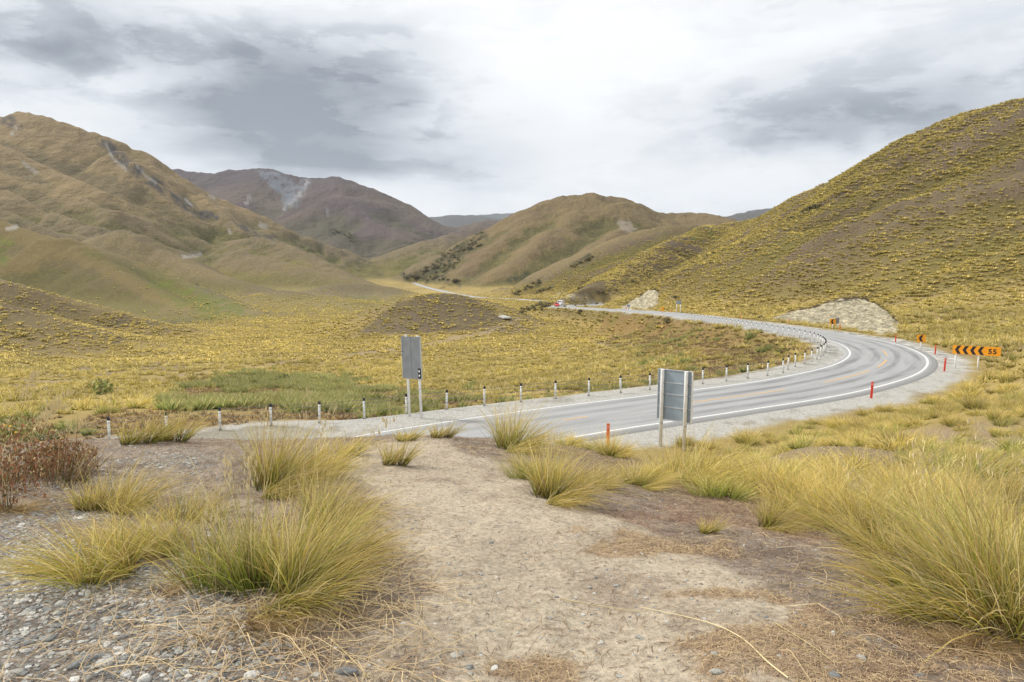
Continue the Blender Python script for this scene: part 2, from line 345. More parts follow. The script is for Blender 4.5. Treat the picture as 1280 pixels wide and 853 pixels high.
# relief: rolling and gullied on the hills, hummocky on the flats, small lumps underfoot
gz = gz + sstep(3, 60, above) * (fbm(gx, gy, 120, 4, 11) * 4.0 + fbm(gx, gy, 25, 3, 15) * 0.7) * np.clip(rr / 600, 0.15, 3.0)
er = fbm(gx + fbm(gx, gy, 80, 2, 31) * 30, gy + fbm(gx, gy, 80, 2, 32) * 30, 64, 5, 33, 0.55, True)
gz = gz + sstep(8, 50, above) * np.clip(er, -.7, .5) * 4.6 * np.clip(rr / 900, .14, 1.5)
er2 = fbm(gx + er * 6, gy, 15, 3, 35, 0.5, True); gz = gz + sstep(6, 25, above) * sstep(1500, 600, rr) * er2 * .55
rbs = fbm(gx * .2 + fbm(gx, gy, 60, 2, 36) * 5, gy + fbm(gx, gy, 50, 2, 37) * 10, 24, 3, 38); gz = gz + (gx > 30) * sstep(4, 25, above) * sstep(100, 160, rr) * sstep(700, 600, rr) * rbs * 3.4
gz = gz + sstep(60, 140, rr) * (fbm(gx, gy, 22, 3, 21) * 0.5) + sstep(12, 60, rr) * sstep(3000, 500, rr) * fbm(gx, gy, 4.0, 3, 22) * 0.14
gz = gz + sstep(40, 5, rr) * (fbm(gx, gy, 1.6, 4, 25) * 0.085 + fbm(gx, gy, 0.35, 3, 26, ridged=True) * 0.012)
# road bench
def bench(gz, P, half, drop, blend, rmax):
    x0, x1, y0, y1 = P[:, 0].min() - 25, P[:, 0].max() + 25, P[:, 1].min() - 25, P[:, 1].max() + 25
    m = (gx > x0) & (gx < x1) & (gy > y0) & (gy < y1) & (rr < rmax)
    idx = np.nonzero(m); x = gx[idx]; y = gy[idx]
    bd = np.full(x.shape, 1e9); bz = np.zeros(x.shape); bs = np.zeros(x.shape); bt = np.zeros(x.shape)
    for i in range(0, len(P) - 1):
        ax, ay, az = P[i]; bx, by, b2 = P[i + 1]; dx, dy = bx - ax, by - ay
        t = np.clip(((x - ax) * dx + (y - ay) * dy) / (dx * dx + dy * dy), 0, 1)
        qx = x - ax - t * dx; qy = y - ay - t * dy; d = qx * qx + qy * qy; mm = d < bd
        bd = np.where(mm, d, bd); bz = np.where(mm, az + t * (b2 - az), bz); bs = np.where(mm, np.sign(dx * qy - dy * qx), bs); bt = np.where(mm, i + t, bt)
    d = np.sqrt(bd)
    D = np.full(gx.shape, 1e9); D[idx] = d; Sd = np.zeros(gx.shape); Sd[idx] = bs; Bt = np.zeros(gx.shape); Bt[idx] = bt
    hw = half[0] * (bs > 0) + half[1] * (bs <= 0) if isinstance(half, tuple) else half
    w = sstep(hw + blend, hw, d)
    out = gz.copy(); out[idx] = gz[idx] * (1 - w) + (bz - drop) * w
    return out, D, Sd, Bt
gz, RD, RS, RT = bench(gz, CL, (5.6, 6.6), 0.05, 5.0, 420)
gz, FD, FS, FT = bench(gz, FAR, 6.0, 0.5, 14.0, 2000)
print('benched', round(time.time() - T0, 1))

lr = np.log(RR)
def mesh_h(x, y):
    """height of the ground sheet itself at a plan position (front sector)"""
    x = np.asarray(x, float); y = np.asarray(y, float)
    r = np.hypot(x, y); a = np.arctan2(x, y)
    i = np.clip(np.searchsorted(RR, r) - 1, 0, len(RR) - 2); fr = np.clip((r - RR[i]) / (RR[i + 1] - RR[i]), 0, 1)
    fa = np.clip((a - AZ[0]) / math.radians(0.1), 0, 839.999); j = fa.astype(int); fa = fa - j
    return (gz[i, j] * (1 - fa) + gz[i, j + 1] * fa) * (1 - fr) + (gz[i + 1, j] * (1 - fa) + gz[i + 1, j + 1] * fa) * fr
def hit(px, py, lo=2.0, hi=4000.0): 
    Y = cast(px, py, mesh_h, lo, hi, 900); return W(px, py, Y)

# ---------------------------------------------------------------- object helpers
def mat(name, col=(0.5, 0.5, 0.5), rough=0.7, metal=0.0, var=0.06, scale=6.0, bump=0.0):
    m = bpy.data.materials.new(name); m.use_nodes = True; t = NT(m.node_tree)
    p = t.n('ShaderNodeNewGeometry').outputs['Position']
    n = t.noise(p, scale, 4, 0.6)
    c = t.mix(t.ramp(n, 0.3, 0.7), tuple(max(0, q * (1 - var * 2)) for q in col), tuple(min(1, q * (1 + var)) for q in col))
    b = t.n('ShaderNodeBsdfPrincipled', i_Base_Color=c, i_Roughness=rough, i_Metallic=metal)
    if bump: t.set(b.inputs['Normal'], t.n('ShaderNodeBump', i_Height=n, i_Strength=bump, i_Distance=0.01))
    t.n('ShaderNodeOutputMaterial', i_0=b); return m
def link_mesh(name, verts, faces, material=None, parent=None, smooth=False):
    me = bpy.data.meshes.new(name); me.from_pydata([tuple(map(float, v)) for v in verts], [], faces); me.update()
    if smooth: me.polygons.foreach_set('use_smooth', [True] * len(me.polygons))
    o = bpy.data.objects.new(name, me); C.objects.link(o)
    if material: me.materials.append(material)
    if parent: o.parent = parent
    return o
def tag(o, label=None, cat=None, group=None, kind=None):
    if label: o['label'] = label
    if cat: o['category'] = cat
    if group: o['group'] = group
    if kind: o['kind'] = kind
    return o

# ---------------------------------------------------------------- ground mesh
nr, na = gx.shape
def ground():
    co = np.stack([gx, gy, gz], -1).reshape(-1, 3)
    co = np.vstack([co, [[0, 0, gz[0].mean()]]])
    i = np.arange(nr - 1)[:, None]; j = np.arange(na)[None]; j2 = (j + 1) % na
    q = np.stack([i * na + j, (i + 1) * na + j, (i + 1) * na + j2, i * na + j2], -1).reshape(-1, 4)[:, ::-1]
    cen = nr * na
    jj = np.arange(na); tri = np.stack([np.full(na, cen), (jj + 1) % na, jj], -1)[:, ::-1]
    loops = np.concatenate([q.ravel(), tri.ravel()]).astype(np.int32)
    starts = np.concatenate([np.arange(len(q)) * 4, len(q) * 4 + np.arange(na) * 3]).astype(np.int32)
    me = bpy.data.meshes.new('ground'); me.vertices.add(len(co)); me.vertices.foreach_set('co', co.astype(np.float32).ravel())
    me.loops.add(len(loops)); me.loops.foreach_set('vertex_index', loops)
    me.polygons.add(len(starts)); me.polygons.foreach_set('loop_start', starts)
    me.update(calc_edges=True); me.polygons.foreach_set('use_smooth', np.ones(len(starts), bool))
    o = bpy.data.objects.new('ground', me); C.objects.link(o); o['kind'] = 'structure'
    return o

# ---------------------------------------------------------------- what covers the ground: base colours and cover masks on the sheet
u_ = gx / np.maximum(gy, 1e-3)
_dz = (gz - CAM_H); _f = gy * math.cos(PITCH) - _dz * math.sin(PITCH); _up = gy * math.sin(PITCH) + _dz * math.cos(PITCH)
okf = gy > 0.5
PX = np.where(okf, 640 + FPX * gx / np.where(okf, _f, 1), -9999); PY = np.where(okf, 426.5 - FPX * _up / np.where(okf, _f, 1), -9999)
above = gz - gbase
gr_r = np.gradient(gz, axis=0) / np.gradient(RR)[:, None]
slope_a = np.gradient(gz, axis=1) / np.maximum(rr * 0.001745, 1e-6)
slope = np.hypot(gr_r, slope_a)
def blur(a, k, ax):
    c = np.cumsum(np.insert(a, 0, 0, axis=ax), axis=ax)
    n = a.shape[ax]; i0 = np.clip(np.arange(n) - k, 0, n); i1 = np.clip(np.arange(n) + k + 1, 0, n)
    return (np.take(c, i1, ax) - np.take(c, i0, ax)) / (i1 - i0).reshape([-1 if q == ax else 1 for q in (0, 1)])
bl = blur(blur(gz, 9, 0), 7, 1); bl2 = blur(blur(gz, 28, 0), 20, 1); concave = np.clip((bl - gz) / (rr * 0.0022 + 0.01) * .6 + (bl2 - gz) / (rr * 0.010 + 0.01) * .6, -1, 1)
nA = fbm(gx, gy, 60, 4, 41); nB = fbm(gx, gy, 14, 4, 42); nC = fbm(gx, gy, 3.5, 4, 43); nD = fbm(gx, gy, 0.8, 4, 44); nE = fbm(gx, gy, 250, 4, 45)
nF = fbm(gx, gy, 0.22, 3, 46)
def poly_mask(pts, soft=1.5, rough=2.0, Y0=0, Y1=1e9, nz=None):
    """a patch of ground outlined by surveyed corners"""
    m = (PX > min(p[0] for p in pts) - 12) & (PX < max(p[0] for p in pts) + 12) & (PY > min(p[1] for p in pts) - 12) & (PY < max(p[1] for p in pts) + 12) & (gy > Y0) & (gy < Y1)
    out = np.zeros(gx.shape); idx = np.nonzero(m)
    if not len(idx[0]): return out
    jj = (nB if nz is None else nz)[idx] * rough
    x = PX[idx] + jj; y = PY[idx] + jj * 0.6; ins = np.zeros(x.shape, bool); dm = np.full(x.shape, 1e9)
    for k in range(len(pts)):
        x1, y1 = pts[k]; x2, y2 = pts[(k + 1) % len(pts)]
        c = ((y1 > y) != (y2 > y)) & (x < (x2 - x1) * (y - y1) / (y2 - y1 + 1e-9) + x1); ins ^= c
        dx, dy = x2 - x1, y2 - y1; t = np.clip(((x - x1) * dx + (y - y1) * dy) / (dx * dx + dy * dy + 1e-9), 0, 1)
        dm = np.minimum(dm, np.hypot(x - x1 - t * dx, y - y1 - t * dy))
    sd_ = np.where(ins, dm, -dm); out[idx] = sstep(-soft, soft, sd_); return out
def line_mask(pts, w, rough=1.5, Y0=0, Y1=1e9, nz=None):
    out = np.zeros(gx.shape); m = (PX > min(p[0] for p in pts) - 12) & (PX < max(p[0] for p in pts) + 12) & (PY > min(p[1] for p in pts) - 12) & (PY < max(p[1] for p in pts) + 12) & (gy > Y0) & (gy < Y1)
    idx = np.nonzero(m); jj = (nB if nz is None else nz)[idx] * rough; x = PX[idx] + jj; y = PY[idx] + jj; dm = np.full(x.shape, 1e9)
    for k in range(len(pts) - 1):
        x1, y1 = pts[k]; x2, y2 = pts[k + 1]; dx, dy = x2 - x1, y2 - y1; t = np.clip(((x - x1) * dx + (y - y1) * dy) / (dx * dx + dy * dy + 1e-9), 0, 1)
        dm = np.minimum(dm, np.hypot(x - x1 - t * dx, y - y1 - t * dy))
    out[idx] = sstep(w * 1.3, w * 0.6, dm); return out
V = lambda *c: np.array(c, float)
COL = np.empty(gx.shape + (3,)); 
def lay(mask, c, k=1.0):
    global COL
    m = np.clip(mask * k, 0, 1)[..., None]; COL = COL * (1 - m) + np.asarray(c) * m
hill = sstep(1.5, 9, above)
# valley floor: straw with thin mauve soil between
COL[:] = V(.33, .25, .095)
lay(sstep(0.0, 0.5, nB + nC * 0.6) * 0.5, V(.23, .175, .09))
lay(sstep(0.25, 0.6, nA + nB * 0.5 + nC * .3) * 0.8, V(.20, .155, .11))
lay(sstep(.1, .5, -nA + nB * .4) * sstep(200, 600, rr), V(.40, .31, .12), .8)
# hillsides: tan heath, mauve on crests, olive in the folds, contrast raised to paint in relief shading
lay(hill, V(.205, .168, .080))
lay(hill * sstep(-0.1, 0.5, nE + nA * 0.5), V(.245, .18, .09), .5)
lay(hill * sstep(0.0, 0.6, -concave + nA * .5), V(.225, .180, .12), .65)
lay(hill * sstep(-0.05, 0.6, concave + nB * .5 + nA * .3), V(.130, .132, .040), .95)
lay(hill * sstep(.25, .7, -concave + nB * .3) * sstep(900, 300, rr), V(.36, .27, .10), .55)
lay(hill * sstep(-.05, -.5, er + nB * .3), V(.12, .115, .045), .75); lay(hill * sstep(.1, .6, er + nB * .3), V(.27, .21, .12), .6)  # gullies darkened, ribs paled: painted shade and lit crests over the plant colours
lay(hill * sstep(.2, .6, nB + nC * .8), V(.25, .20, .08), .45)
low_h = hill * sstep(60, 12, above)
lay(low_h * sstep(-.2, .5, nA + concave * .5), V(.27, .23, .07), .6)
# far range mauve and slate
farr = sstep(1700, 2100, gy)
lay(farr, V(.17, .135, .115)); lay(farr * sstep(0, .5, nE), V(.13, .10, .11), .8); lay(farr * sstep(250, 380, gz), V(.105, .085, .105), .8); lay(farr * sstep(0, .6, concave + nA * .5), V(.125, .115, .075), .8)
lay(sstep(4300, 4800, gy), V(.12, .12, .115))
# left mountain high slopes
lm = (PX < 480) * sstep(850, 1150, gy) * sstep(2100, 1900, gy) * sstep(40, 150, gz)
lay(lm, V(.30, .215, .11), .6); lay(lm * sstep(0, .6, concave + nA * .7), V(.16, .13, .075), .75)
# centre peak
mp = ((PX > 555) & (gy > 780) & (gy < 1700)) * hill
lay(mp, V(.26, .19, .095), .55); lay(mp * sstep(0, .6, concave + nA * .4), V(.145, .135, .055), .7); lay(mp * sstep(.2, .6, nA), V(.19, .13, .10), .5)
# right hill: mauve brown soil, tussock between
rh = (gx > 8) * sstep(650, 600, gy) * sstep(1.0, 4, above) * sstep(30, 60, rr)
lay(rh, V(.19, .145, .105)); lay(rh * sstep(0, .5, nA + nB * .7), V(.21, .165, .08), .8); lay(rh * sstep(0, .6, concave + nB * .3), V(.20, .17, .06), .7)
lay(rh * sstep(.1, .45, rbs + nB * .3), V(.205, .16, .12), .6); lay(rh * sstep(-.05, -.35, rbs + nB * .2), V(.20, .185, .055), .6)
lay(rh * sstep(14, 3, above + nB * 5), V(.26, .20, .08), .6)
# mounds on the flats
km = poly_mask([(448, 419), (470, 401), (500, 382), (530, 370), (560, 366), (590, 374), (638, 401), (600, 413), (520, 419)], 3, 6, 195, 285)
lay(km, V(.15, .118, .078)); lay(km * sstep(0, .5, nC), V(.20, .16, .065), .6)
hB = poly_mask([(-60, 262), (0, 264), (20, 284), (50, 291), (100, 303), (160, 335), (220, 370), (266, 400), (228, 413), (180, 401), (120, 386), (60, 369), (-60, 345)], 6, 12, 280, 600)
hB2 = poly_mask([(110, 318), (190, 338), (240, 356), (290, 376), (326, 397), (262, 402), (220, 372), (160, 340)], 10, 16, 300, 620)
hC = poly_mask([(-60, 340), (0, 352), (60, 369), (120, 385), (180, 401), (232, 412), (190, 428), (110, 440), (40, 448), (-60, 450)], 5, 14, 130, 285)
hD = poly_mask([(225, 352), (300, 350), (380, 344), (440, 348), (500, 364), (522, 380), (440, 393), (330, 400), (285, 394)], 6, 12, 330, 950)
lay(hB, V(.175, .142, .068), .9); lay(hB * sstep(-.2, .4, concave + nB), V(.14, .13, .045), .6); lay(hB * sstep(.1, .5, nA - concave), V(.27, .20, .08), .5)
lay(hB2, V(.165, .155, .05), .85); lay(hB2 * sstep(0, .5, nB), V(.13, .14, .035), .6); lay(hD, V(.20, .172, .075), .75); lay(hD * sstep(.0, .5, nA), V(.20, .16, .115), .6)
lay(hC, V(.20, .155, .085), .7); lay(hC * sstep(.0, .5, nB + nC * .5), V(.145, .11, .075), .6)
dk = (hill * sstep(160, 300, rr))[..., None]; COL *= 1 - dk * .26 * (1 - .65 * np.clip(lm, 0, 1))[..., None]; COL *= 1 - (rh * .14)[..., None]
# individual patches
ROCK = V(.085, .078, .075); PALE = V(.34, .32, .29)
crag = np.zeros(gx.shape)
for pl_, wd in (([(128, 176), (142, 190), (160, 205), (182, 222), (208, 240), (240, 262), (262, 272)], 7), ([(0, 148), (12, 152), (26, 163)], 7), ([(300, 282), (320, 294), (345, 300)], 3), ([(265, 268), (285, 284)], 3)):
    crag = np.maximum(crag, line_mask(pl_, wd, 9, 1000, 1900) * sstep(-.25, .25, nB + nC * .5))
lay(crag, ROCK, .9)
for pts, w_ in (([(134, 182), (142, 200), (160, 214)], 1.6), ([(170, 205), (180, 218), (196, 230)], 1.2), ([(232, 250), (240, 257)], 1.5), ([(20, 158), (14, 170)], 1.6), ([(30, 205), (45, 215)], 2), ([(262, 245), (268, 248)], 2), ([(286, 288), (288, 292)], 2), ([(325, 282), (333, 284)], 2.5), ([(230, 322), (250, 318)], 2.5), ([(10, 286), (20, 284)], 3)):
    lay(line_mask(pts, w_, 2, 300, 1900), PALE, .8)
scr = poly_mask([(322, 216), (345, 214), (362, 222), (372, 232), (380, 224), (388, 226), (372, 258), (358, 265), (352, 258), (356, 245), (340, 235)], 2, 7, 2300, 3400)
lay(scr * sstep(-.5, .3, er + nB), V(.185, .205, .24), .95); lay(scr * sstep(.1, .4, nB), V(.12, .12, .13), .6)
lay(line_mask([(384, 228), (372, 248), (356, 262)], 2.0, 4, 2300, 3400), V(.32, .31, .30), .8)
lay(line_mask([(312, 245), (306, 255)], 2.0, 4, 2300, 3400), V(.28, .27, .27), .6); lay(line_mask([(410, 262), (405, 272)], 2.0, 4, 2000, 3400), V(.28, .27, .27), .6)
lay(poly_mask([(770, 277), (785, 275), (797, 288), (790, 292), (775, 288)], 2, 5, 800, 1700), V(.33, .28, .24), .6)
cut1 = poly_mask([(960, 399), (985, 391), (1015, 384), (1045, 376), (1080, 373), (1096, 380), (1110, 390), (1121, 402), (1127, 416), (1105, 420), (1070, 413), (1030, 407), (990, 403)], 1.0, 3, 60, 260, nC)
cut2 = poly_mask([(772, 387), (788, 378), (812, 363), (822, 364), (823, 378), (817, 388)], 1.0, 2, 150, 420, nC)
cut3 = poly_mask([(690, 374), (697, 364), (705, 362), (712, 368), (733, 369), (737, 378), (728, 377), (712, 374)], 1.0, 2, 200, 700, nC)
gz += cut1 * (fbm(gx, gy, 2.2, 4, 61, .6, True) * .35 + fbm(gx * 2.5, gy * .5, 1.3, 3, 62) * .3) + cut2 * fbm(gx, gy, 3.5, 4, 63, .6, True) * 1.2
lay(np.maximum(cut1, cut2), V(.42, .375, .265)); lay(np.maximum(cut1, cut2) * sstep(.1, .5, nD + nC * .4), V(.25, .215, .145), .8); lay(cut1 * sstep(-.05, .5, fbm(gx * 2.5, gy * .5, 1.3, 4, 64)), V(.30, .27, .185), .8); lay(cut3, V(.38, .33, .24), .8)
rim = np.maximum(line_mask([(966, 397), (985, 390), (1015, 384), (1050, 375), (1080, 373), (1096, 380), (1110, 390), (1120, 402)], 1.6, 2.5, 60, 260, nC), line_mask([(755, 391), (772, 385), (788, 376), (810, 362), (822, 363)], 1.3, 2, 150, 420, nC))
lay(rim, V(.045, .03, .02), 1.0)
scrub = np.zeros(gx.shape)
for pl_, wd, a0, a1 in (([(520, 347), (545, 335), (568, 320), (590, 305), (602, 297)], 9, 900, 1500), ([(535, 352), (560, 338), (575, 325)], 6, 900, 1500), ([(505, 345), (540, 350), (570, 352)], 3, 700, 1900), ([(650, 392), (668, 384), (685, 380)], 5, 250, 700),
                        ([(645, 368), (665, 358), (675, 352)], 3, 400, 1200), ([(672, 366), (690, 360)], 3, 300, 900), ([(712, 335), (725, 330), (740, 322)], 2.5, 400, 900), ([(722, 362), (736, 352)], 2, 250, 700), ([(988, 276), (1005, 268), (1028, 256)], 4.5, 200, 600), ([(415, 288), (432, 296), (445, 300)], 6, 1300, 2600), ([(550, 360), (575, 357)], 2, 600, 1500), ([(635, 352), (655, 348), (662, 345)], 3, 500, 1200),
                        ([(247, 357), (262, 361)], 2, 300, 700), ([(300, 405), (330, 408), (345, 411)], 1.6, 180, 500), ([(850, 384), (858, 380)], 1, 100, 300)):
    scrub = np.maximum(scrub, line_mask(pl_, wd, 7, a0, a1) * sstep(-.35, .1, nB + nC * .4))
lay(scrub, V(.05, .052, .03), .9)
grn = np.zeros(gx.shape)
for pts, a0, a1 in (([(0, 300), (22, 302), (10, 330), (0, 350)], 350, 900), ([(190, 350), (230, 356), (300, 380), (320, 398), (260, 400), (215, 385), (175, 365)], 280, 700), ([(862, 292), (885, 285), (925, 287), (900, 300), (868, 303)], 300, 700), ([(430, 370), (470, 372), (500, 385), (450, 380)], 300, 800), ([(655, 380), (690, 378), (680, 386)], 300, 600)):
    grn = np.maximum(grn, poly_mask(pts, 5, 8, a0, a1) * sstep(-.3, .4, nB + nC))
lay(grn, V(.125, .15, .03), .75)
track = np.maximum(line_mask([(40, 477), (150, 477), (280, 464), (380, 450), (470, 441), (540, 430), (600, 418), (628, 410), (650, 400)], 1.5, 2, 80, 500), line_mask([(600, 418), (560, 424)], 2, 3, 80, 400))
lay(track * sstep(-.6, 0, nB + nC), V(.34, .27, .20), .7)
lay(line_mask([(85, 406), (200, 405), (310, 403), (400, 402), (440, 400)], 2.2, 2, 180, 600) * sstep(-.4, .2, nB), V(.11, .095, .05), .8)
lay(line_mask([(700, 432), (760, 436), (800, 432), (850, 436)], 5, 9, 80, 300) * sstep(-.2, .3, nC + nB), V(.22, .17, .13), .7)
lay(line_mask([(560, 478), (640, 475), (760, 465)], 3, 6, 50, 200) * sstep(-.2, .3, nC + nB), V(.21, .165, .125), .7)
# inside of the bend: rank weeds, russet and green
inb = sstep(5.5, 9, RD) * sstep(26, 10, RD + nC * 8) * (RS > 0) * (gy < 200)
lay(inb, V(.23, .15, .065), .75); lay(inb * sstep(.1, .5, nC + nB * .5), V(.13, .15, .03), .6); lay(inb * sstep(9, 5.5, RD + nC * 2), V(.22, .12, .055), .6)
grf = poly_mask([(190, 505), (240, 480), (330, 468), (420, 472), (480, 486), (560, 494), (600, 500), (480, 508), (350, 512), (230, 516)], 8, 10, 40, 130, nC)
lay(grf * sstep(-.5, .2, nC), V(.10, .145, .03), .85); lay(grf * sstep(.15, .5, -nC + nB * .4), V(.20, .13, .06), .7)
lay(poly_mask([(900, 446), (955, 426), (985, 428), (975, 440), (930, 450)], 6, 8, 60, 150, nC), V(.14, .15, .035), .5)
lay(poly_mask([(1215, 415), (1250, 410), (1280, 412), (1280, 425), (1220, 428)], 4, 8, 50, 120, nC) * sstep(-.2, .3, nC), V(.09, .13, .03), .7)
# near ground: dry litter, then trodden dirt and river gravel
near = sstep(30, 18, rr)
lay(near, V(.33, .27, .215)); lay(near * sstep(-.1, .45, nD + nC * .6), V(.42, .35, .27), .8); lay(near * sstep(.0, .5, nF + nD * .5), V(.19, .145, .115), .7); lay(near * sstep(.1, .4, fbm(gx, gy, .09, 2, 48) + nF * .5) * (rr < 9), V(.15, .115, .09), .5); lay(near * sstep(.2, .6, nC + nD * .7) * (gx > 0), V(.30, .17, .12), .55)
nr_slope = sstep(-0.2, 0.9, gx - (1.9 + 0.42 * np.clip(gy - 5, 0, 9) * -1.0) + 0) * near * sstep(5.0, 9.0, gy)
lay(nr_slope, V(.24, .18, .09), .7)
LX = np.interp(gy, [1, 2.9, 3.5, 4.5, 5.5, 7, 8.5, 10.2, 12], [-.2, -.42, -.5, -.72, -1.1, -1.5, -1.6, -1.5, -1.2])
RX = np.interp(gy, [1, 2.9, 3.5, 4.0, 4.5, 5.5, 7, 8.5, 10.2, 12], [1.4, 1.75, 1.9, 1.8, 1.45, 0.75, 0.1, -.6, -1.3, -1.2])
jg = nD * .55 + nC * .5 + nF * 0.16
dirt = sstep(-.12, .22, gx - LX + jg) * sstep(-.12, .22, RX - gx + jg) * sstep(13, 9.5, rr) * (gy > -2)
lay(dirt, V(.52, .445, .34)); lay(dirt * sstep(.1, .6, nD + nC * .4), V(.45, .375, .285), .7); lay(dirt * sstep(.2, .6, nF + nD * .3), V(.31, .24, .18), .5)
mat_br = np.zeros(gx.shape)
for (cx, cy, rx, ry) in ((1.35, 3.15, .55, .35), (0.95, 5.0, .55, .35), (1.0, 3.9, .5, .12), (.1, 3.1, .22, .12), (2.2, 3.4, .7, .3)):
    mat_br = np.maximum(mat_br, sstep(1.25, .6, np.hypot((gx - cx) / rx, (gy - cy) / ry) + nF * .8 + nD * .9 + nC * .4))
lay(mat_br, V(.38, .25, .15), .65)
grav = sstep(.1, -.35, gx + .95 + 0.55 * (gy - 3.0) + nD * .3) * sstep(4.9, 4.0, gy + nD * .4) * (gy > -2) + sstep(-3.0, -3.8, gx + nD * .8) * sstep(9, 7, gy) * sstep(.3, -.2, nD + nC * .5) * .7
grav = np.clip(grav, 0, 1); lay(grav, V(.30, .275, .245), .8); lay(grav * sstep(.0, .3, nF), V(.19, .165, .14), .6)
# road shoulders and the pull-off: pale crushed stone
sh = sstep(6.5, 5.2, RD + nC * 1.1 + nD * .5) * (rr < 420)
pull = sstep(1.2, -.4, gy - (39.6 + .486 * (gx - .2)) + nC * .8) * sstep(-33, -28, gx + nC) * sstep(3, -1, gx) * sstep(18, 21, gy + nC)
sh = np.maximum(sh, pull)
sh_o = sh
lay(sh_o, V(.43, .42, .39)); lay(sh_o * sstep(.15, .6, nD + nC * .5), V(.30, .285, .25), .6); lay(sh * sstep(200, 100, rr) * sstep(3.6, 5.8, RD) * sstep(.1, .5, nC + nD * .6), V(.24, .21, .14), .55)
lay(sstep(7, 4.6, FD + nB * 1.5), V(.30, .27, .2), .7)

ground_o = ground()
def paint_ground():
    me = ground_o.data; n = nr * na
    a = me.attributes.new('cover', 'FLOAT_COLOR', 'POINT')
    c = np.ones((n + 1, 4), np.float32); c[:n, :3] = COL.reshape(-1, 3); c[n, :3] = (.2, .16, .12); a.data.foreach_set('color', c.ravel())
    def fa(name, arr):
        b = me.attributes.new(name, 'FLOAT', 'POINT'); v = np.zeros(n + 1, np.float32); v[:n] = arr.ravel(); b.data.foreach_set('value', v)
    tall = np.clip((hill + (1 - hill)) * sstep(40, 90, rr) * (1 - sh) * (1 - np.maximum(cut1, cut2)) * (1 - scr) * (1 - crag), 0, 1)
    fa('veg', tall); fa('stony', np.clip(sh_o + np.maximum(cut1, cut2) + grav + crag + scr, 0, 1))
    m = bpy.data.materials.new('ground'); m.use_nodes = True; t = NT(m.node_tree)
    P = t.n('ShaderNodeNewGeometry').outputs['Position']
    base = t.n('ShaderNodeAttribute', attribute_name='cover').outputs['Color']
    veg = t.n('ShaderNodeAttribute', attribute_name='veg').outputs['Fac']; stony = t.n('ShaderNodeAttribute', attribute_name='stony').outputs['Fac']
    dist = t.vmath('LENGTH', P)
    # fine litter / grit
    n1 = t.noise(P, 28, 5, 0.7); n2 = t.noise(P, 140, 3, 0.7); n3 = t.noise(P, 5, 5, 0.65)
    f = t.math('ADD', t.math('MULTIPLY', n1, .5), t.math('ADD', t.math('MULTIPLY', n2, .3), t.math('MULTIPLY', n3, .2)))
    k = t.ramp(f, .40, .60, .62, 1.34, False)
    c1 = t.mix(1.0, base, t.n('ShaderNodeCombineColor', i_0=k, i_1=k, i_2=k), 'MULTIPLY')
    # tufts of grass seen from afar: straw crowns over darker soil
    vo = t.n('ShaderNodeTexVoronoi', i_Vector=P, i_Scale=0.85); vo2 = t.n('ShaderNodeTexVoronoi', i_Vector=P, i_Scale=0.33)
    nn = t.noise(P, .35, 5, .7); nl = t.noise(P, .05, 5, .65)
    tu = t.math('MULTIPLY', t.ramp(t.math('ADD', vo.outputs['Distance'], t.math('MULTIPLY', nn, .5)), .75, .42), t.ramp(nl, .35, .6, .3, 1.))
    tu2 = t.ramp(t.math('ADD', vo2.outputs['Distance'], t.math('MULTIPLY', nl, .6)), .85, .5)
    tt = t.mix(t.ramp(dist, 250, 800), tu, tu2)
    straw = t.mix(.6, base, (.36, .27, .07)); dark = t.mix(1.0, base, (.66, .64, .60), 'MULTIPLY')
    c2 = t.mix(tt, dark, straw)
    vegf = t.math('MULTIPLY', veg, t.ramp(dist, 900, 3000, .62, .35))
    c3 = t.mix(vegf, c1, t.mix(.55, c2, t.mix(1.0, base, t.n('ShaderNodeCombineColor', i_0=k, i_1=k, i_2=k), 'MULTIPLY')))
    # stones in the grit
    vs_ = t.n('ShaderNodeTexVoronoi', i_Vector=P, i_Scale=26.0); vcol = t.n('ShaderNodeSeparateColor', i_0=vs_.outputs['Color']).outputs[0]
    sk = t.ramp(vcol, 0, 1, .72, 1.3, False); sk = t.math('MULTIPLY', sk, t.math('ADD', 1.0, t.math('MULTIPLY', t.ramp(dist, 50, 80), t.ramp(t.noise(t.n('ShaderNodeMapping', i_0=P, i_3=(1.0, .5, .8)), 1.0, 8, .8), .42, .58, -.42, .22)))); c4 = t.mix(stony, c3, t.mix(1.0, c3, t.n('ShaderNodeCombineColor', i_0=sk, i_1=sk, i_2=sk), 'MULTIPLY'))
    h = t.math('ADD', t.math('MULTIPLY', f, .06), t.math('MULTIPLY', t.math('MULTIPLY', stony, vs_.outputs['Distance']), -.02))
    hfar = t.math('MULTIPLY', t.math('MULTIPLY', tt, veg), .28)
    hfar = t.math('ADD', hfar, t.math('MULTIPLY', t.math('MULTIPLY', nn, veg), .45)); hfar = t.math('ADD', hfar, t.math('MULTIPLY', t.math('MULTIPLY', t.noise(P, .03, 6, .6), t.ramp(dist, 500, 1500)), 22.0))
    vb = t.n('ShaderNodeTexVoronoi', i_Vector=P, i_Scale=1.1); h = t.math('ADD', h, t.math('MULTIPLY', t.math('MULTIPLY', stony, vb.outputs['Distance']), t.ramp(dist, 60, 90, 0, .5)))
    b1 = t.n('ShaderNodeBump', i_Height=h, i_Strength=.8, i_Distance=1.0)
    b2 = t.n('ShaderNodeBump', i_Height=hfar, i_Strength=.8, i_Distance=1.0, i_Normal=b1)
    bs = t.n('ShaderNodeBsdfPrincipled', i_Base_Color=c4, i_Roughness=.95, i_Normal=b2); bs.inputs['Specular IOR Level'].default_value = .15
    t.n('ShaderNodeOutputMaterial', i_0=bs); me.materials.append(m)
paint_ground()
print('painted', round(time.time() - T0, 1))

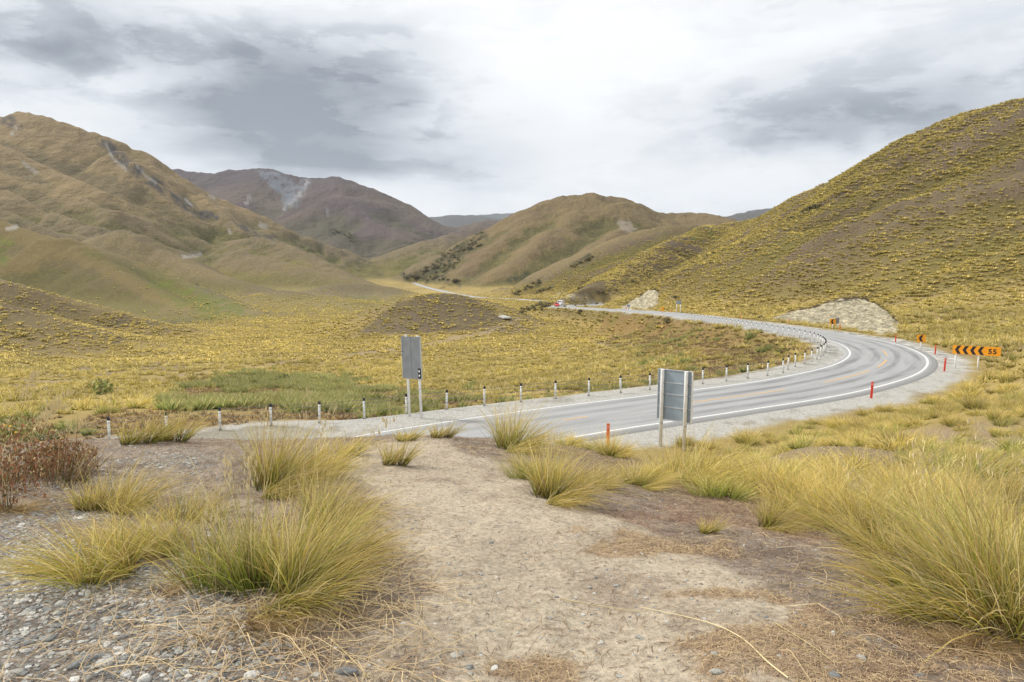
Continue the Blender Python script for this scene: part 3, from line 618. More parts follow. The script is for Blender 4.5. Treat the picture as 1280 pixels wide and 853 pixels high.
# ---------------------------------------------------------------- roads and markings
def strip(name, P, N, offs, zs, m, s=None, skip=None):
    v = []; f = []; k = len(offs); al = []; ac = []
    for i in range(len(P)):
        for o_, z_ in zip(offs, zs):
            v.append((P[i, 0] + N[i, 0] * o_, P[i, 1] + N[i, 1] * o_, P[i, 2] + z_)); al.append(s[i] if s is not None else 0); ac.append(o_)
    for i in range(len(P) - 1):
        for j in range(k - 1): f.append((i * k + j, (i + 1) * k + j, (i + 1) * k + j + 1, i * k + j + 1)[::-1])
    o = link_mesh(name, v, f, m, smooth=False)
    for nm, ar in (('along', al), ('across', ac)):
        q = o.data.attributes.new(nm, 'FLOAT', 'POINT'); q.data.foreach_set('value', np.array(ar, np.float32))
    return o
def asphalt_mat():
    m = bpy.data.materials.new('chip_seal'); m.use_nodes = True; t = NT(m.node_tree)
    P = t.n('ShaderNodeNewGeometry').outputs['Position']
    ac = t.n('ShaderNodeAttribute', attribute_name='across').outputs['Fac']; al = t.n('ShaderNodeAttribute', attribute_name='along').outputs['Fac']
    cv = t.n('ShaderNodeCombineXYZ', i_0=t.math('MULTIPLY', al, .09), i_1=ac, i_2=0.0).outputs[0]
    w1 = t.noise(cv, 1.6, 5, .65); w2 = t.noise(cv, .5, 3, .5); fine = t.noise(P, 30, 4, .75)
    def trk(o, wd): 
        d = t.math('ABSOLUTE', t.math('SUBTRACT', t.math('ADD', ac, t.math('MULTIPLY', t.math('SUBTRACT', w2, .5), .7)), o)); return t.ramp(d, wd, wd * .25)
    tr = t.math('ADD', t.math('ADD', trk(.85, .45), trk(2.25, .45)), t.math('ADD', trk(-.85, .4), trk(-2.2, .4)))
    tr = t.math('MULTIPLY', tr, t.ramp(w1, .3, .65, .15, 1.0))
    bend = t.math('MULTIPLY', t.ramp(al, BEND0 - 22, BEND0), t.ramp(al, BEND0 + 62, BEND0 + 30))   # braking and cornering polish in the bend
    tr = t.math('MULTIPLY', tr, t.math('ADD', .30, t.math('MULTIPLY', bend, .65)))
    edge = t.ramp(ac, -3.12, -3.3)
    c = t.mix(t.ramp(fine, .3, .7), (.27, .275, .28), (.38, .385, .39)); c = t.mix(t.math('MULTIPLY', t.ramp(w1, .4, .65), .35), c, (.19, .192, .195))
    c = t.mix(t.math('MULTIPLY', tr, .75), c, (.13, .132, .138)); c = t.mix(t.math('MULTIPLY', edge, .7), c, (.19, .19, .185))
    bs = t.n('ShaderNodeBsdfPrincipled', i_Base_Color=c, i_Roughness=.88, i_Normal=t.n('ShaderNodeBump', i_Height=fine, i_Strength=.5, i_Distance=.01))
    t.n('ShaderNodeOutputMaterial', i_0=bs); return m
def arc_at(x, y): return float(CLs[np.argmin((CL[:, 0] - x) ** 2 + (CL[:, 1] - y) ** 2)])
BEND0 = arc_at(17.6, 43.6)
M_seal = asphalt_mat()
tag(strip('road', CL, CLn, [-HALF - .6, -HALF - .38, -HALF + .3, 0, HALF - .3, HALF + .12, HALF + .4], [-.07, 0, .012, .03, .012, 0, -.07], M_seal, CLs), kind='structure')
M_seal2 = mat('pale_seal', (.36, .37, .39), .9, scale=.3)
frz = FAR.copy()
for i in range(len(frz)): frz[i, 2] = max(float(mesh_h(frz[i, 0] + FARn[i, 0] * o_, frz[i, 1] + FARn[i, 1] * o_)) for o_ in (-4, 0, 4)) + .12
tag(strip('far_road', frz, FARn, [-4.0, -3.6, 3.6, 4.0], [-.8, 0, 0, -.8], M_seal2, FARs), kind='structure')
def worn_paint(name, c, wear=.45):
    m = bpy.data.materials.new(name); m.use_nodes = True; t = NT(m.node_tree); P = t.n('ShaderNodeNewGeometry').outputs['Position']
    n = t.noise(P, 14, 5, .75); cc = t.mix(t.ramp(n, .36, .62, 0, 1), tuple(q * wear + .2 * (1 - wear) for q in c), c)
    bs = t.n('ShaderNodeBsdfPrincipled', i_Base_Color=cc, i_Roughness=.7); t.n('ShaderNodeOutputMaterial', i_0=bs); return m
M_white_l = worn_paint('white_road_paint', (.80, .80, .78)); M_yel_l = worn_paint('yellow_road_paint', (.72, .42, .12))
def crown(o): return np.interp(abs(o), [0, HALF - .3, HALF + .6], [.03, .012, 0])
def sub(s0, s1, step=.5):
    s = np.arange(s0, s1 + .01, step); P = np.stack([np.interp(s, CLs, CL[:, k]) for k in range(3)], 1); N = np.stack([np.interp(s, CLs, CLn[:, k]) for k in range(2)], 1)
    return P, N / np.linalg.norm(N, axis=1)[:, None]
def line(s0, s1, off, w, m, name):
    P, N = sub(s0, s1); z = crown(off) + .005
    return tag(strip(name, P, N, [off - w / 2, off + w / 2], [z, z], m), kind='structure')
line(5, CLs[-1] - 8, 2.95, .15, M_white_l, 'edge_line'); line(5, CLs[-1] - 8, -2.95, .17, M_white_l, 'edge_line')
for a_, b_ in (((700, 529), (729, 525)), ((861, 504.5), (975, 487.5)), ((1024, 477.5), (1083, 464)), ((1099, 458), (1110, 447)), ((1104, 440), (1088, 432.5))):
    A = WZ(*a_, 0); B = WZ(*b_, 0); s0, s1 = sorted((arc_at(A[0], A[1]), arc_at(B[0], B[1])))
    line(s0, s1 + .5, 0.0, .14, M_yel_l, 'centre_line')
s_ = BEND0 + 48
while s_ < CLs[-1] - 20: line(s_, s_ + 3, 0, .12, M_yel_l, 'centre_line'); s_ += 12

# ---------------------------------------------------------------- tussock grass
def grass_mat(name, root, mid, tip, green, gshift=0.0, brown=.7):
    m = bpy.data.materials.new(name); m.use_nodes = True; t = NT(m.node_tree)
    tt = t.n('ShaderNodeAttribute', attribute_name='t').outputs['Fac']; rnd = t.n('ShaderNodeAttribute', attribute_name='rnd').outputs['Fac']
    oi = t.n('ShaderNodeObjectInfo'); orn = oi.outputs['Random']
    P = t.n('ShaderNodeNewGeometry').outputs['Position']; reg = t.noise(oi.outputs['Location'], .06, 3, .6); reg2 = t.noise(oi.outputs['Location'], .9, 3, .6)
    c = t.mix(t.ramp(tt, 0.05, .42), root, mid); c = t.mix(t.ramp(tt, .35, .95), c, tip)  # dead brown foot, darkened further as painted shade inside the clump
    gf = t.math('MULTIPLY', t.ramp(t.math('ADD', t.math('ADD', rnd, t.math('MULTIPLY', reg2, .9)), t.math('MULTIPLY', orn, .25)), 1.05 - gshift, 1.5 - gshift), t.ramp(tt, .95, .3))
    c = t.mix(t.math('MULTIPLY', gf, .85), c, green)
    pale = t.ramp(t.math('FRACT', t.math('MULTIPLY', rnd, 7.31)), .70, .74); c = t.mix(t.math('MULTIPLY', pale, t.ramp(tt, .1, .5, 0, .7)), c, (.90, .78, .46)); brn = t.ramp(t.math('FRACT', t.math('MULTIPLY', rnd, 13.7)), .84, .87); c = t.mix(t.math('MULTIPLY', brn, brown), c, (.42, .24, .10))
    k = t.ramp(t.math('FRACT', t.math('MULTIPLY', rnd, 3.17)), 0, 1, .62, 1.3, False); k = t.math('MULTIPLY', k, t.ramp(orn, 0, 1, .80, 1.16, False)); k = t.math('MULTIPLY', k, t.ramp(reg, .3, .7, .84, 1.12))
    c = t.mix(1.0, c, t.n('ShaderNodeCombineColor', i_0=k, i_1=k, i_2=k), 'MULTIPLY')
    d = t.n('ShaderNodeBsdfDiffuse', i_0=c, i_1=.9); tr = t.n('ShaderNodeBsdfTranslucent', i_0=c)
    gl = t.n('ShaderNodeBsdfGlossy', i_0=(.8, .8, .75, 1), i_1=.5)
    mx = t.n('ShaderNodeMixShader', i_0=.38, i_1=d, i_2=tr); mx2 = t.n('ShaderNodeMixShader', i_0=.03, i_1=mx, i_2=gl)
    t.n('ShaderNodeOutputMaterial', i_0=mx2); return m
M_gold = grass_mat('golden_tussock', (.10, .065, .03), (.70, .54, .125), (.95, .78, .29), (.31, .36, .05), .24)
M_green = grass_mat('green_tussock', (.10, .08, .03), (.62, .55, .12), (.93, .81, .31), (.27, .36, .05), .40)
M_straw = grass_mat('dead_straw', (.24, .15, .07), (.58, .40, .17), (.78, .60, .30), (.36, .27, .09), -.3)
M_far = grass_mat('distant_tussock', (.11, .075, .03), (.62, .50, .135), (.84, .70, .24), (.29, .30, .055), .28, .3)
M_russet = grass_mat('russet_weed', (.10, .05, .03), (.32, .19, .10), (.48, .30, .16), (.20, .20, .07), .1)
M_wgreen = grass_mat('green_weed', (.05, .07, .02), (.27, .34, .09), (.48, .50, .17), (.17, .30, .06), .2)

def blades_mesh(name, n, h, r0, segs, w, m, seed, lean=(0, 0), flop=1.0, up=0.25, clump=0.0, hvar=.35, curl=.25):
    """n ribbon blades springing from a disc of radius r0, each arching over under its own weight"""
    g_ = np.random.default_rng(seed)
    ang = g_.uniform(0, 2 * np.pi, n); rad = r0 * np.sqrt(g_.uniform(0, 1, n))
    bx = rad * np.cos(ang); by = rad * np.sin(ang)
    if clump: 
        cidx = g_.integers(0, 7, n); cc = g_.uniform(-clump, clump, (7, 2)); bx += cc[cidx, 0]; by += cc[cidx, 1]
    L = h * (1 + hvar * g_.normal(0, .5, n)).clip(.35, 1.6)
    out = ang + g_.normal(0, .8, n); tilt = (up + (rad / r0) * .6 * flop * g_.uniform(.1, 1.1, n) + np.abs(g_.normal(0, .16, n)))
    nc = max(3, n // 90); ci = g_.integers(0, nc, n); co_ = g_.normal(0, r0 * .8, (nc, 2)); cl_ = g_.normal(0, .26, (nc, 2)); bx = bx * .55 + co_[ci, 0]; by = by * .55 + co_[ci, 1]; L = L * g_.uniform(.5, 1.12, nc)[ci]
    dx = np.cos(out) * np.sin(tilt) + lean[0] + cl_[ci, 0] + co_[ci, 0] / r0 * .3; dy = np.sin(out) * np.sin(tilt) + lean[1] + cl_[ci, 1] + co_[ci, 1] / r0 * .3; dz = np.cos(tilt).clip(.1)
    nn = np.sqrt(dx * dx + dy * dy + dz * dz); d = np.stack([dx, dy, dz], 1) / nn[:, None]
    pos = np.stack([bx, by, np.full(n, -.02)], 1)
    grav = g_.uniform(.4, 1.5, n) * flop * 1.15 / segs; side0 = g_.uniform(0, 2 * np.pi, n)
    curlv = g_.normal(0, curl, (n, 3)) / segs; rnd = g_.uniform(0, 1, n); ww = w * g_.uniform(.6, 1.35, n)
    rows = []; ts = []
    for s in range(segs + 1):
        t = s / segs
        sv = np.cross(d, np.stack([np.cos(side0), np.sin(side0), np.zeros(n)], 1)); sv /= np.linalg.norm(sv, axis=1)[:, None] + 1e-6
        wd = (ww * (1 - t ** 2.2) * .5)[:, None]
        if s < segs: rows += [pos - sv * wd, pos + sv * wd]; ts += [t, t]
        else: rows.append(pos.copy()); ts.append(1.0)
        pos = pos + d * (L / segs)[:, None]
        d = d + curlv; d[:, 2] -= grav * (0.35 + 1.3 * t); low = pos[:, 2] < .03; d[:, 2] = np.where(low & (d[:, 2] < 0), .0, d[:, 2]); pos[:, 2] = pos[:, 2].clip(-.02)
        d /= np.linalg.norm(d, axis=1)[:, None]
    k = 2 * segs + 1; co = np.stack(rows, 1).reshape(-1, 3)
    q = []
    for s in range(segs - 1): q.append([2 * s, 2 * s + 1, 2 * s + 3, 2 * s + 2])
    q = np.array(q).reshape(-1, 4); tri = np.array([[2 * segs - 2, 2 * segs - 1, 2 * segs]])
    base = (np.arange(n) * k)[:, None, None]
    Q = (base + q[None]).reshape(-1, 4); T = (base + tri[None]).reshape(-1, 3)
    loops = np.concatenate([Q.ravel(), T.ravel()]).astype(np.int32); starts = np.concatenate([np.arange(len(Q)) * 4, len(Q) * 4 + np.arange(len(T)) * 3]).astype(np.int32)
    me = bpy.data.meshes.new(name); me.vertices.add(len(co)); me.vertices.foreach_set('co', co.astype(np.float32).ravel())
    me.loops.add(len(loops)); me.loops.foreach_set('vertex_index', loops); me.polygons.add(len(starts)); me.polygons.foreach_set('loop_start', starts); me.update(calc_edges=True)
    for nm, ar in (('t', np.tile(np.array(ts), n)), ('rnd', np.repeat(rnd, k))):
        a = me.attributes.new(nm, 'FLOAT', 'POINT'); a.data.foreach_set('value', ar.astype(np.float32))
    me.materials.append(m); return me
NEAR = [blades_mesh('tussock_blades', 820, .78, .17, 6, .0066, M_green, 1, (.12, -.02), .72, .05, hvar=.45),
        blades_mesh('tussock_blades', 800, .80, .16, 6, .0060, M_gold, 2, (.36, -.05), .85, .1, hvar=.45),
        blades_mesh('tussock_blades', 800, .80, .16, 6, .0060, M_gold, 3, (-.55, -.15), .95, .1, hvar=.45),
        blades_mesh('tussock_blades', 560, .62, .18, 5, .0060, M_gold, 4, (.26, .02), .9, .1, .10, hvar=.5),
        blades_mesh('tussock_blades', 260, .46, .10, 5, .0055, M_gold, 5, (.16, 0), .7, .1, hvar=.5),
        blades_mesh('tussock_blades', 330, .62, .13, 6, .0052, M_straw, 6, (.1, -.35), 1.9, .6, hvar=.6)]
MID = [blades_mesh('tussock_tuft', 330, .62, .20, 3, .011, M_gold, 11, (.22, 0), 1.0, .15), blades_mesh('tussock_tuft', 300, .55, .22, 3, .012, M_gold, 12, (.3, .05), 1.15, .2, .1),
       blades_mesh('tussock_tuft', 280, .58, .20, 3, .011, M_green, 13, (.15, 0), .9, .15)]
FARM = [blades_mesh('tussock_tuft', 80, .56, .17, 2, .045, M_far, 21, (.12, 0), .8, .12), blades_mesh('tussock_tuft', 70, .50, .18, 2, .05, M_far, 22, (.15, 0), .9, .15)]
VFAR = [blades_mesh('tussock_tuft', 26, .58, .20, 2, .13, M_far, 31, (.1, 0), .8, .15)]
WEED = [blades_mesh('weed_tuft', 110, .85, .20, 2, .04, M_wgreen, 41, (.08, 0), .5, .1), blades_mesh('weed_tuft', 90, .36, .24, 2, .035, M_russet, 42, (.1, 0), .8, .2)]
print('grass meshes', round(time.time() - T0, 1))

def place(o, x, y, rz=0.0, sink=0.0, tilt=0.0):
    o.location = (float(x), float(y), float(mesh_h(x, y)) - sink); o.rotation_euler = (tilt, 0, rz); return o
def tuss(mesh, x, y, sc, rz, label, group=None, name='tussock', sz=1.0, cat='grass tussock'):
    o = bpy.data.objects.new(name, mesh); C.objects.link(o); place(o, x, y, rz); o.scale = (sc, sc, sc * sz)
    return tag(o, label, cat, group)
def spot(px, py, hi=60): p = hit(px, py, 1.5, hi); return p[0], p[1]
HAND = [  # mesh, pixel of the foot, scale, turn, height factor, label
    (0, 322, 742, .92, 0.0, 1.05, 'tall green and gold tussock standing upright left of the bare dirt path'),
    (1, 372, 745, .80, -.2, .9, 'golden tussock leaning right against the tall green tussock'),
    (3, 275, 722, .80, 0.6, .85, 'ragged straw tussock at the left foot of the tall green tussock'),
    (2, 118, 722, .80, 0.15, .8, 'wind-flattened tussock sweeping left over the grey river pebbles'),
    (2, 190, 690, .72, -.2, .75, 'low sprawling tussock just above the wind-flattened one'),
    (1, 345, 612, 1.05, 0.2, .95, 'dark-hearted rounded tussock at the crest on the left of the path'),
    (3, 395, 590, 1.0, 0.0, .8, 'dry tussock hugging the right side of the dark-hearted tussock'),
    (3, 150, 636, .85, 0.0, .9, 'pale yellow tussock in the litter between gravel and crest at the left'),
    (4, 105, 640, .9, 0.0, 1.0, 'small thin tussock beside the pale yellow one at the left'),
    (3, 232, 648, .7, .4, .8, 'flopped straw tussock behind the tall green tussock'),
    (1, 420, 700, .75, .0, .75, 'golden tussock spilling over the left edge of the dirt path'),
    (1, 405, 655, .80, .1, .75, 'reddish gold tussock at the path edge behind the spilling one'),
    (4, 205, 552, 1.5, 0.0, .8, 'tussock growing over the bare brown mound at the left crest'),
    (4, 165, 556, 1.5, 0.3, .7, 'short tussock at the left of the bare brown mound'),
    (4, 488, 582, .95, .0, 1.0, 'small yellow tussock alone at the top of the dirt path'),
    (4, 505, 552, 1.0, .5, .6, 'stubby tussock on the crest in front of the double-post sign'),
    (4, 548, 548, 1.1, .2, .7, 'flat-topped tussock on the crest between the sign and the big round tussock'),
    (1, 640, 562, 1.15, .0, .85, 'big rounded golden tussock on the crest with dark shade at its foot'),
    (1, 690, 622, .95, .0, .85, 'bright golden tussock right of the path just below the big rounded one'),
    (0, 668, 600, .75, .3, .75, 'upright tussock wedged between the two big golden ones'),
    (3, 738, 604, .8, .1, .6, 'straw tussock on the slope behind the bright golden one'),
    (1, 796, 606, .72, .3, .6, 'leaning yellow tussock below the blue-backed road sign'),
    (3, 850, 600, .95, .0, .6, 'soft golden tussock under the right post of the blue-backed sign'),
    (0, 900, 622, .85, .2, .65, 'greenish tussock at the top corner of the reddish litter'),
    (4, 882, 668, .50, .0, 1.0, 'tiny yellow tussock alone in the litter right of the path'),
    (2, 1235, 785, 1.15, .0, .95, 'large tussock at the lower right sweeping left towards the path'),
    (0, 1275, 760, 1.10, .0, 1.1, 'tall green tussock at the right edge behind the large sweeping one'),
    (2, 1165, 735, .85, -.1, .75, 'low part-green tussock at the left skirt of the large sweeping tussock'),
    (3, 1120, 700, .95, 3.0, .8, 'straw tussock bordering the reddish litter at the right'),
    (0, 1180, 690, 1.05, .3, .95, 'upright gold tussock behind the low part-green one'),
    (2, 1060, 662, .95, .2, .75, 'pale tussock where the right grass slope meets the litter'),
    (0, 1110, 655, .95, .2, .85, 'green-streaked tussock on the slope above the pale one'),
    (3, 1000, 640, 1.0, .0, .8, 'wide tawny tussock at the lower rim of the grass slope'),
    (1, 960, 622, 1.0, .5, .8, 'round olive tussock above the tawny one on the rim of the slope'),
    (5, 300, 790, .55, .0, .5, 'dead fallen straw tuft with strands splayed over the gravel'),
    (5, 345, 800, .5, 1.0, .45, 'dead straw tuft splayed beside the cigarette end'),
    (5, 205, 745, .55, 2.0, .5, 'bleached mat of straw below the wind-flattened tussock'),
    (5, 430, 770, .5, 3.5, .45, 'dead straw tuft by the lower left edge of the dirt path'),
    (5, 1240, 815, .7, 1.2, .5, 'dead straw skirt in front of the large tussock at the lower right'),
    (5, 20, 640, .8, 2.2, .6, 'brown dead tuft among pebbles at the left edge'),
]
for mi, px, py, sc, rz, sz, lab in HAND:
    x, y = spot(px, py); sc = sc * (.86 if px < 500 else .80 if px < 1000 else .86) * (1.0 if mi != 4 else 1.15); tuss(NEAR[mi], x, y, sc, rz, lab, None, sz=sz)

# how densely tussock stands where
nG = fbm(gx, gy, 7, 3, 71); nH = fbm(gx, gy, 30, 3, 72)
dens = np.zeros(gx.shape); front = (gy > 0) & (np.abs(PX - 640) < 720) & (PY < 870)
flat_m = (1 - hill) * sstep(40, 60, rr) * sstep(720, 500, rr) * (RS >= 0)
dens += flat_m * (0.72 * sstep(-.75, .1, nG + .6 * nH + .3) * sstep(320, 220, rr) + .30 * sstep(180, 330, rr)) * (1 - .85 * np.clip(track, 0, 1))
dens *= 1 - .75 * inb; dens *= 1 - .9 * grf * (rr < 140)
dens += (gx < 0) * hill * sstep(560, 380, rr) * .34 * sstep(-.5, .3, nG + nH * .6)
dens = dens * (1 - .93 * hB) * (1 - .8 * hB2) * (1 - .55 * hD) * (1 + .5 * hC); dens = np.where(km > .3, .34, dens)
rhd = ((RS < 0) | (RD > 60)) & (gx > 0) & (rr > 45) & (rr < 640)
dens = np.where(rhd & ((above > 1.2) | (RD > 12) & (RS < 0)), (.75 * sstep(.75, .0, rbs + nG * .35) * sstep(-1.3, .0, nG * .8 + nH * .7) + .14 + .30 * sstep(14, 3, above) * sstep(-.5, .2, nG + nH * .4)) * sstep(640, 560, rr), dens)
ns = (rr > 6.5) & (rr < 60) & (RS < 0)
slope_side = sstep(-.6, 1.0, gx - np.interp(gy, [5, 7, 9, 11, 16, 24, 40], [3.1, 2.5, 1.9, .6, 0, 0, 0]) + nD * .5)
dens = np.where(ns, 2.3 * slope_side * sstep(14, 7, rr) * sstep(-.9, .1, nD + nC) + slope_side * sstep(7, 14, rr) * (1.25 * sstep(-.45, .15, nC + nG * .5 + .05) * sstep(40, 22, rr) + .9 * sstep(-.4, .2, nG) * sstep(22, 40, rr)), dens)
dens = np.where((gx < -1.5) & (rr < 22), .25 * sstep(0, .5, nC) * (rr > 5.5), dens)
dens *= (RD > 6.4) & (sh < .4) & front; dens *= 1 - np.maximum(cut1, np.maximum(cut2, dirt)); dens *= (FD > 6); dens *= 1 - crag
gap = (RS < 0) & (cut1 < .2) & (cut2 < .2) & (RD > 7.0) & (rr > 40) & (rr < 200); dens = np.where(gap, np.maximum(dens, 1.0 * sstep(-.9, .0, nG + nC * .5) * (sh < .4)), dens)
lx = sstep(2.2, 3.2, gx) * (gy > 2) * (rr < 7); dens = np.maximum(dens, lx * 1.3 * (gy > 3.2))
dens *= 1 - .9 * ((PX > 744) & (PX < 776) & (rr > 11) & (rr < 27)); dens *= 1 - .9 * ((PX > 775) & (PX < 868) & (rr > 9.5) & (rr < 30))
cellA = (rr * np.gradient(RR)[:, None] * math.radians(.1)); cellA = np.where(np.arange(na)[None] < 840, cellA, 0)
lam = dens * cellA; tot = lam.sum(); print('tussocks expected', int(tot))
NT_ = int(tot); cdf = np.cumsum(lam.ravel()); pick = np.searchsorted(cdf, rng.uniform(0, tot, NT_)); pi, pj = np.unravel_index(pick.clip(0, lam.size - 1), lam.shape)
pr = RR[pi] + (RR[(pi + 1).clip(0, nr - 1)] - RR[pi]) * rng.uniform(0, 1, NT_); pa = AZ[pj] + math.radians(.1) * rng.uniform(0, 1, NT_)
tx = pr * np.sin(pa); ty = pr * np.cos(pa); tz = mesh_h(tx, ty); tscale = rng.lognormal(-.04, .34, NT_).clip(.4, 2.0)
tscale *= np.where(pr > 45, 1.18, 1.0) * np.where((pr > 300), 1.25, 1) * np.where((tx > 8) & (pr > 60), 1.05, 1)
order = np.argsort(pr / tscale)
one = order[:255]; rest = order[255:]
LM = [('the blue-backed road sign', WZ(840, 559, 0)[:2]), ('the nearest red marker post', WZ(1089, 497, 0)[:2]), ('the half-hidden orange marker post', WZ(760, 558, 0)[:2]), ('the left leg of the curve board', WZ(1192, 457, 0)[:2]), ('the right leg of the curve board', WZ(1217, 455, 0)[:2]),
      ('the large sweeping tussock at the lower right', np.array(spot(1235, 785))), ('the round olive tussock on the slope rim', np.array(spot(960, 622))), ('the wide tawny tussock on the rim', np.array(spot(1000, 640))), ('the green-streaked tussock', np.array(spot(1110, 655))),
      ('the big rounded golden tussock on the crest', np.array(spot(640, 562))), ('the leaning yellow tussock', np.array(spot(800, 610))), ('the tiny yellow tussock in the litter', np.array(spot(882, 668))), ('the tall green and gold tussock', np.array(spot(322, 742))),
      ('the bare brown mound on the left crest', np.array(spot(205, 552))), ('the dark-hearted tussock', np.array(spot(345, 612)))]
cnt_ = {}; ORD = ['nearest', 'second nearest', 'third nearest', 'fourth nearest', 'fifth nearest', 'sixth nearest']
pend = []
for k in one:
    dd = [math.hypot(tx[k] - q[0], ty[k] - q[1]) for _, q in LM]; m_ = int(np.argmin(dd)); q = LM[m_][1]
    ux = tx[k] / ty[k] - q[0] / q[1]; dirn = ('beyond' if ty[k] > q[1] else 'in front of') if abs(ty[k] - q[1]) / q[1] > abs(ux) * 1.2 else ('right of' if ux > 0 else 'left of')
    pend.append((dd[m_], k, m_, dirn))
for d_, k, m_, dirn in sorted(pend):
    c_ = cnt_[(m_, dirn)] = cnt_.get((m_, dirn), 0) + 1
    me_ = NEAR[[0, 1, 3, 3, 1, 4][rng.integers(0, 6)]] if pr[k] < 11 else MID[rng.integers(0, 3)]
    size_ = 'large' if tscale[k] > 1.25 else 'small' if tscale[k] < .85 else 'middling'; hue_ = 'greenish' if me_ in (NEAR[0], MID[2]) else 'golden'
    lab = '%s %s tussock, %s one %s %s' % (size_, hue_, ORD[c_ - 1], dirn, LM[m_][0]) if c_ <= 6 else 'golden tussock farther off %s %s' % (dirn, LM[m_][0])
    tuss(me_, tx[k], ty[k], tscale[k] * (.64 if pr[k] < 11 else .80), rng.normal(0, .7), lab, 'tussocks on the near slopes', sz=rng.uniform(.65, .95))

def scatter(name, sources, x, y, z, sc, var, label=None, rzs=None, flat=1.0, cat=None):
    """one object: a cloud of points, each carrying a copy of one of the source plants or stones"""
    me = bpy.data.meshes.new(name); me.vertices.add(len(x)); me.vertices.foreach_set('co', np.stack([x, y, z], 1).astype(np.float32).ravel())
    for nm, ar, ty_ in (('sc', sc, 'FLOAT'), ('rz', rzs if rzs is not None else rng.normal(0, .8, len(x)), 'FLOAT'), ('pick', var, 'INT')):
        a = me.attributes.new(nm, ty_, 'POINT'); a.data.foreach_set('value', np.asarray(ar, np.int32 if ty_ == 'INT' else np.float32))
    o = bpy.data.objects.new(name, me); C.objects.link(o)
    ng = bpy.data.node_groups.new(name, 'GeometryNodeTree'); ng.interface.new_socket('Geometry', in_out='INPUT', socket_type='NodeSocketGeometry'); ng.interface.new_socket('Geometry', in_out='OUTPUT', socket_type='NodeSocketGeometry')
    N = ng.nodes; Lk = ng.links; gi = N.new('NodeGroupInput'); go = N.new('NodeGroupOutput')
    join = N.new('GeometryNodeJoinGeometry'); 
    for k, src in enumerate(sources):
        so = N.new('GeometryNodeObjectInfo'); so.inputs['Object'].default_value = src; so.inputs['As Instance'].default_value = False; so.transform_space = 'ORIGINAL'
        ip = N.new('GeometryNodeInstanceOnPoints'); Lk.new(gi.outputs[0], ip.inputs['Points']); Lk.new(so.outputs['Geometry'], ip.inputs['Instance'])
        pk = N.new('GeometryNodeInputNamedAttribute'); pk.data_type = 'INT'; pk.inputs['Name'].default_value = 'pick'
        cmp_ = N.new('FunctionNodeCompare'); cmp_.data_type = 'INT'; cmp_.operation = 'EQUAL'; Lk.new(pk.outputs[0], cmp_.inputs[2]); cmp_.inputs[3].default_value = k; Lk.new(cmp_.outputs[0], ip.inputs['Selection'])
        s_a = N.new('GeometryNodeInputNamedAttribute'); s_a.data_type = 'FLOAT'; s_a.inputs['Name'].default_value = 'sc'
        r_a = N.new('GeometryNodeInputNamedAttribute'); r_a.data_type = 'FLOAT'; r_a.inputs['Name'].default_value = 'rz'
        cx = N.new('ShaderNodeCombineXYZ'); Lk.new(s_a.outputs[0], cx.inputs[0]); Lk.new(s_a.outputs[0], cx.inputs[1])
        mm = N.new('ShaderNodeMath'); mm.operation = 'MULTIPLY'; Lk.new(s_a.outputs[0], mm.inputs[0]); mm.inputs[1].default_value = flat; Lk.new(mm.outputs[0], cx.inputs[2])
        cr = N.new('ShaderNodeCombineXYZ'); Lk.new(r_a.outputs[0], cr.inputs[2])
        Lk.new(cx.outputs[0], ip.inputs['Scale']); Lk.new(cr.outputs[0], ip.inputs['Rotation']); Lk.new(ip.outputs[0], join.inputs[0])
    Lk.new(join.outputs[0], go.inputs[0])
    md = o.modifiers.new('scatter', 'NODES'); md.node_group = ng
    return tag(o, label, cat, None, 'stuff')
# a tuft of each grade stands on its own and lends its shape to the mass behind it
def source(me_, x, y, label, group=None): return tuss(me_, x, y, 1.0, 0.0, label, group, sz=.9)
SRC = []
srcs = [(MID[0], 1100, 540, 'golden tuft on the bank above the outer white line'), (MID[1], 1190, 530, 'wide golden tuft on the bank at the right'), (MID[2], 1140, 580, 'green-based tuft in the middle of the right slope'),
        (FARM[0], 700, 470, 'straw tuft on the flats beyond the barrier'), (FARM[1], 760, 462, 'low straw tuft on the flats beyond the barrier'), (VFAR[0], 540, 412, 'straw tuft on the flats in front of the round mound')]
for me_, px, py, lab in srcs:
    p = hit(px, py, 5, 600); SRC.append(source(me_, p[0], p[1], lab))
rd_ = pr[rest]; v_ = rng.integers(0, 3, len(rest)); v2 = 3 + rng.integers(0, 2, len(rest)); var = np.where(rd_ < 48, v_, np.where(rd_ < 150, v2, 5))
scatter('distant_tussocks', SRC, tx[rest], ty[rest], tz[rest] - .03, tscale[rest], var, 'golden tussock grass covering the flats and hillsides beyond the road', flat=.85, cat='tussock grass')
print('tussocks', len(rest), round(time.time() - T0, 1))

# green rank growth and russet weeds behind the barrier
def scatter_mask(mask, n, seed=0):
    g_ = np.random.default_rng(seed); lam = np.clip(mask, 0, 1) * cellA; cdf = np.cumsum(lam.ravel()); pk = np.searchsorted(cdf, g_.uniform(0, cdf[-1], n)).clip(0, lam.size - 1)
    i, j = np.unravel_index(pk, lam.shape); r = RR[i] + (RR[(i + 1).clip(0, nr - 1)] - RR[i]) * g_.uniform(0, 1, n); a = AZ[j] + math.radians(.1) * g_.uniform(0, 1, n)
    x = r * np.sin(a); y = r * np.cos(a); return x, y, mesh_h(x, y)
p = hit(585, 490, 5, 200); w0 = tuss(WEED[0], p[0], p[1], 1.3, 0, 'dark green leafy clump behind the barrier right of the tall grey sign', None, 'weed_clump', cat='weed')
p = hit(560, 505, 5, 200); w1 = tuss(WEED[1], p[0], p[1], 1.0, 0, 'russet weed clump behind the barrier at the foot of the grey sign', None, 'weed_clump', cat='weed')
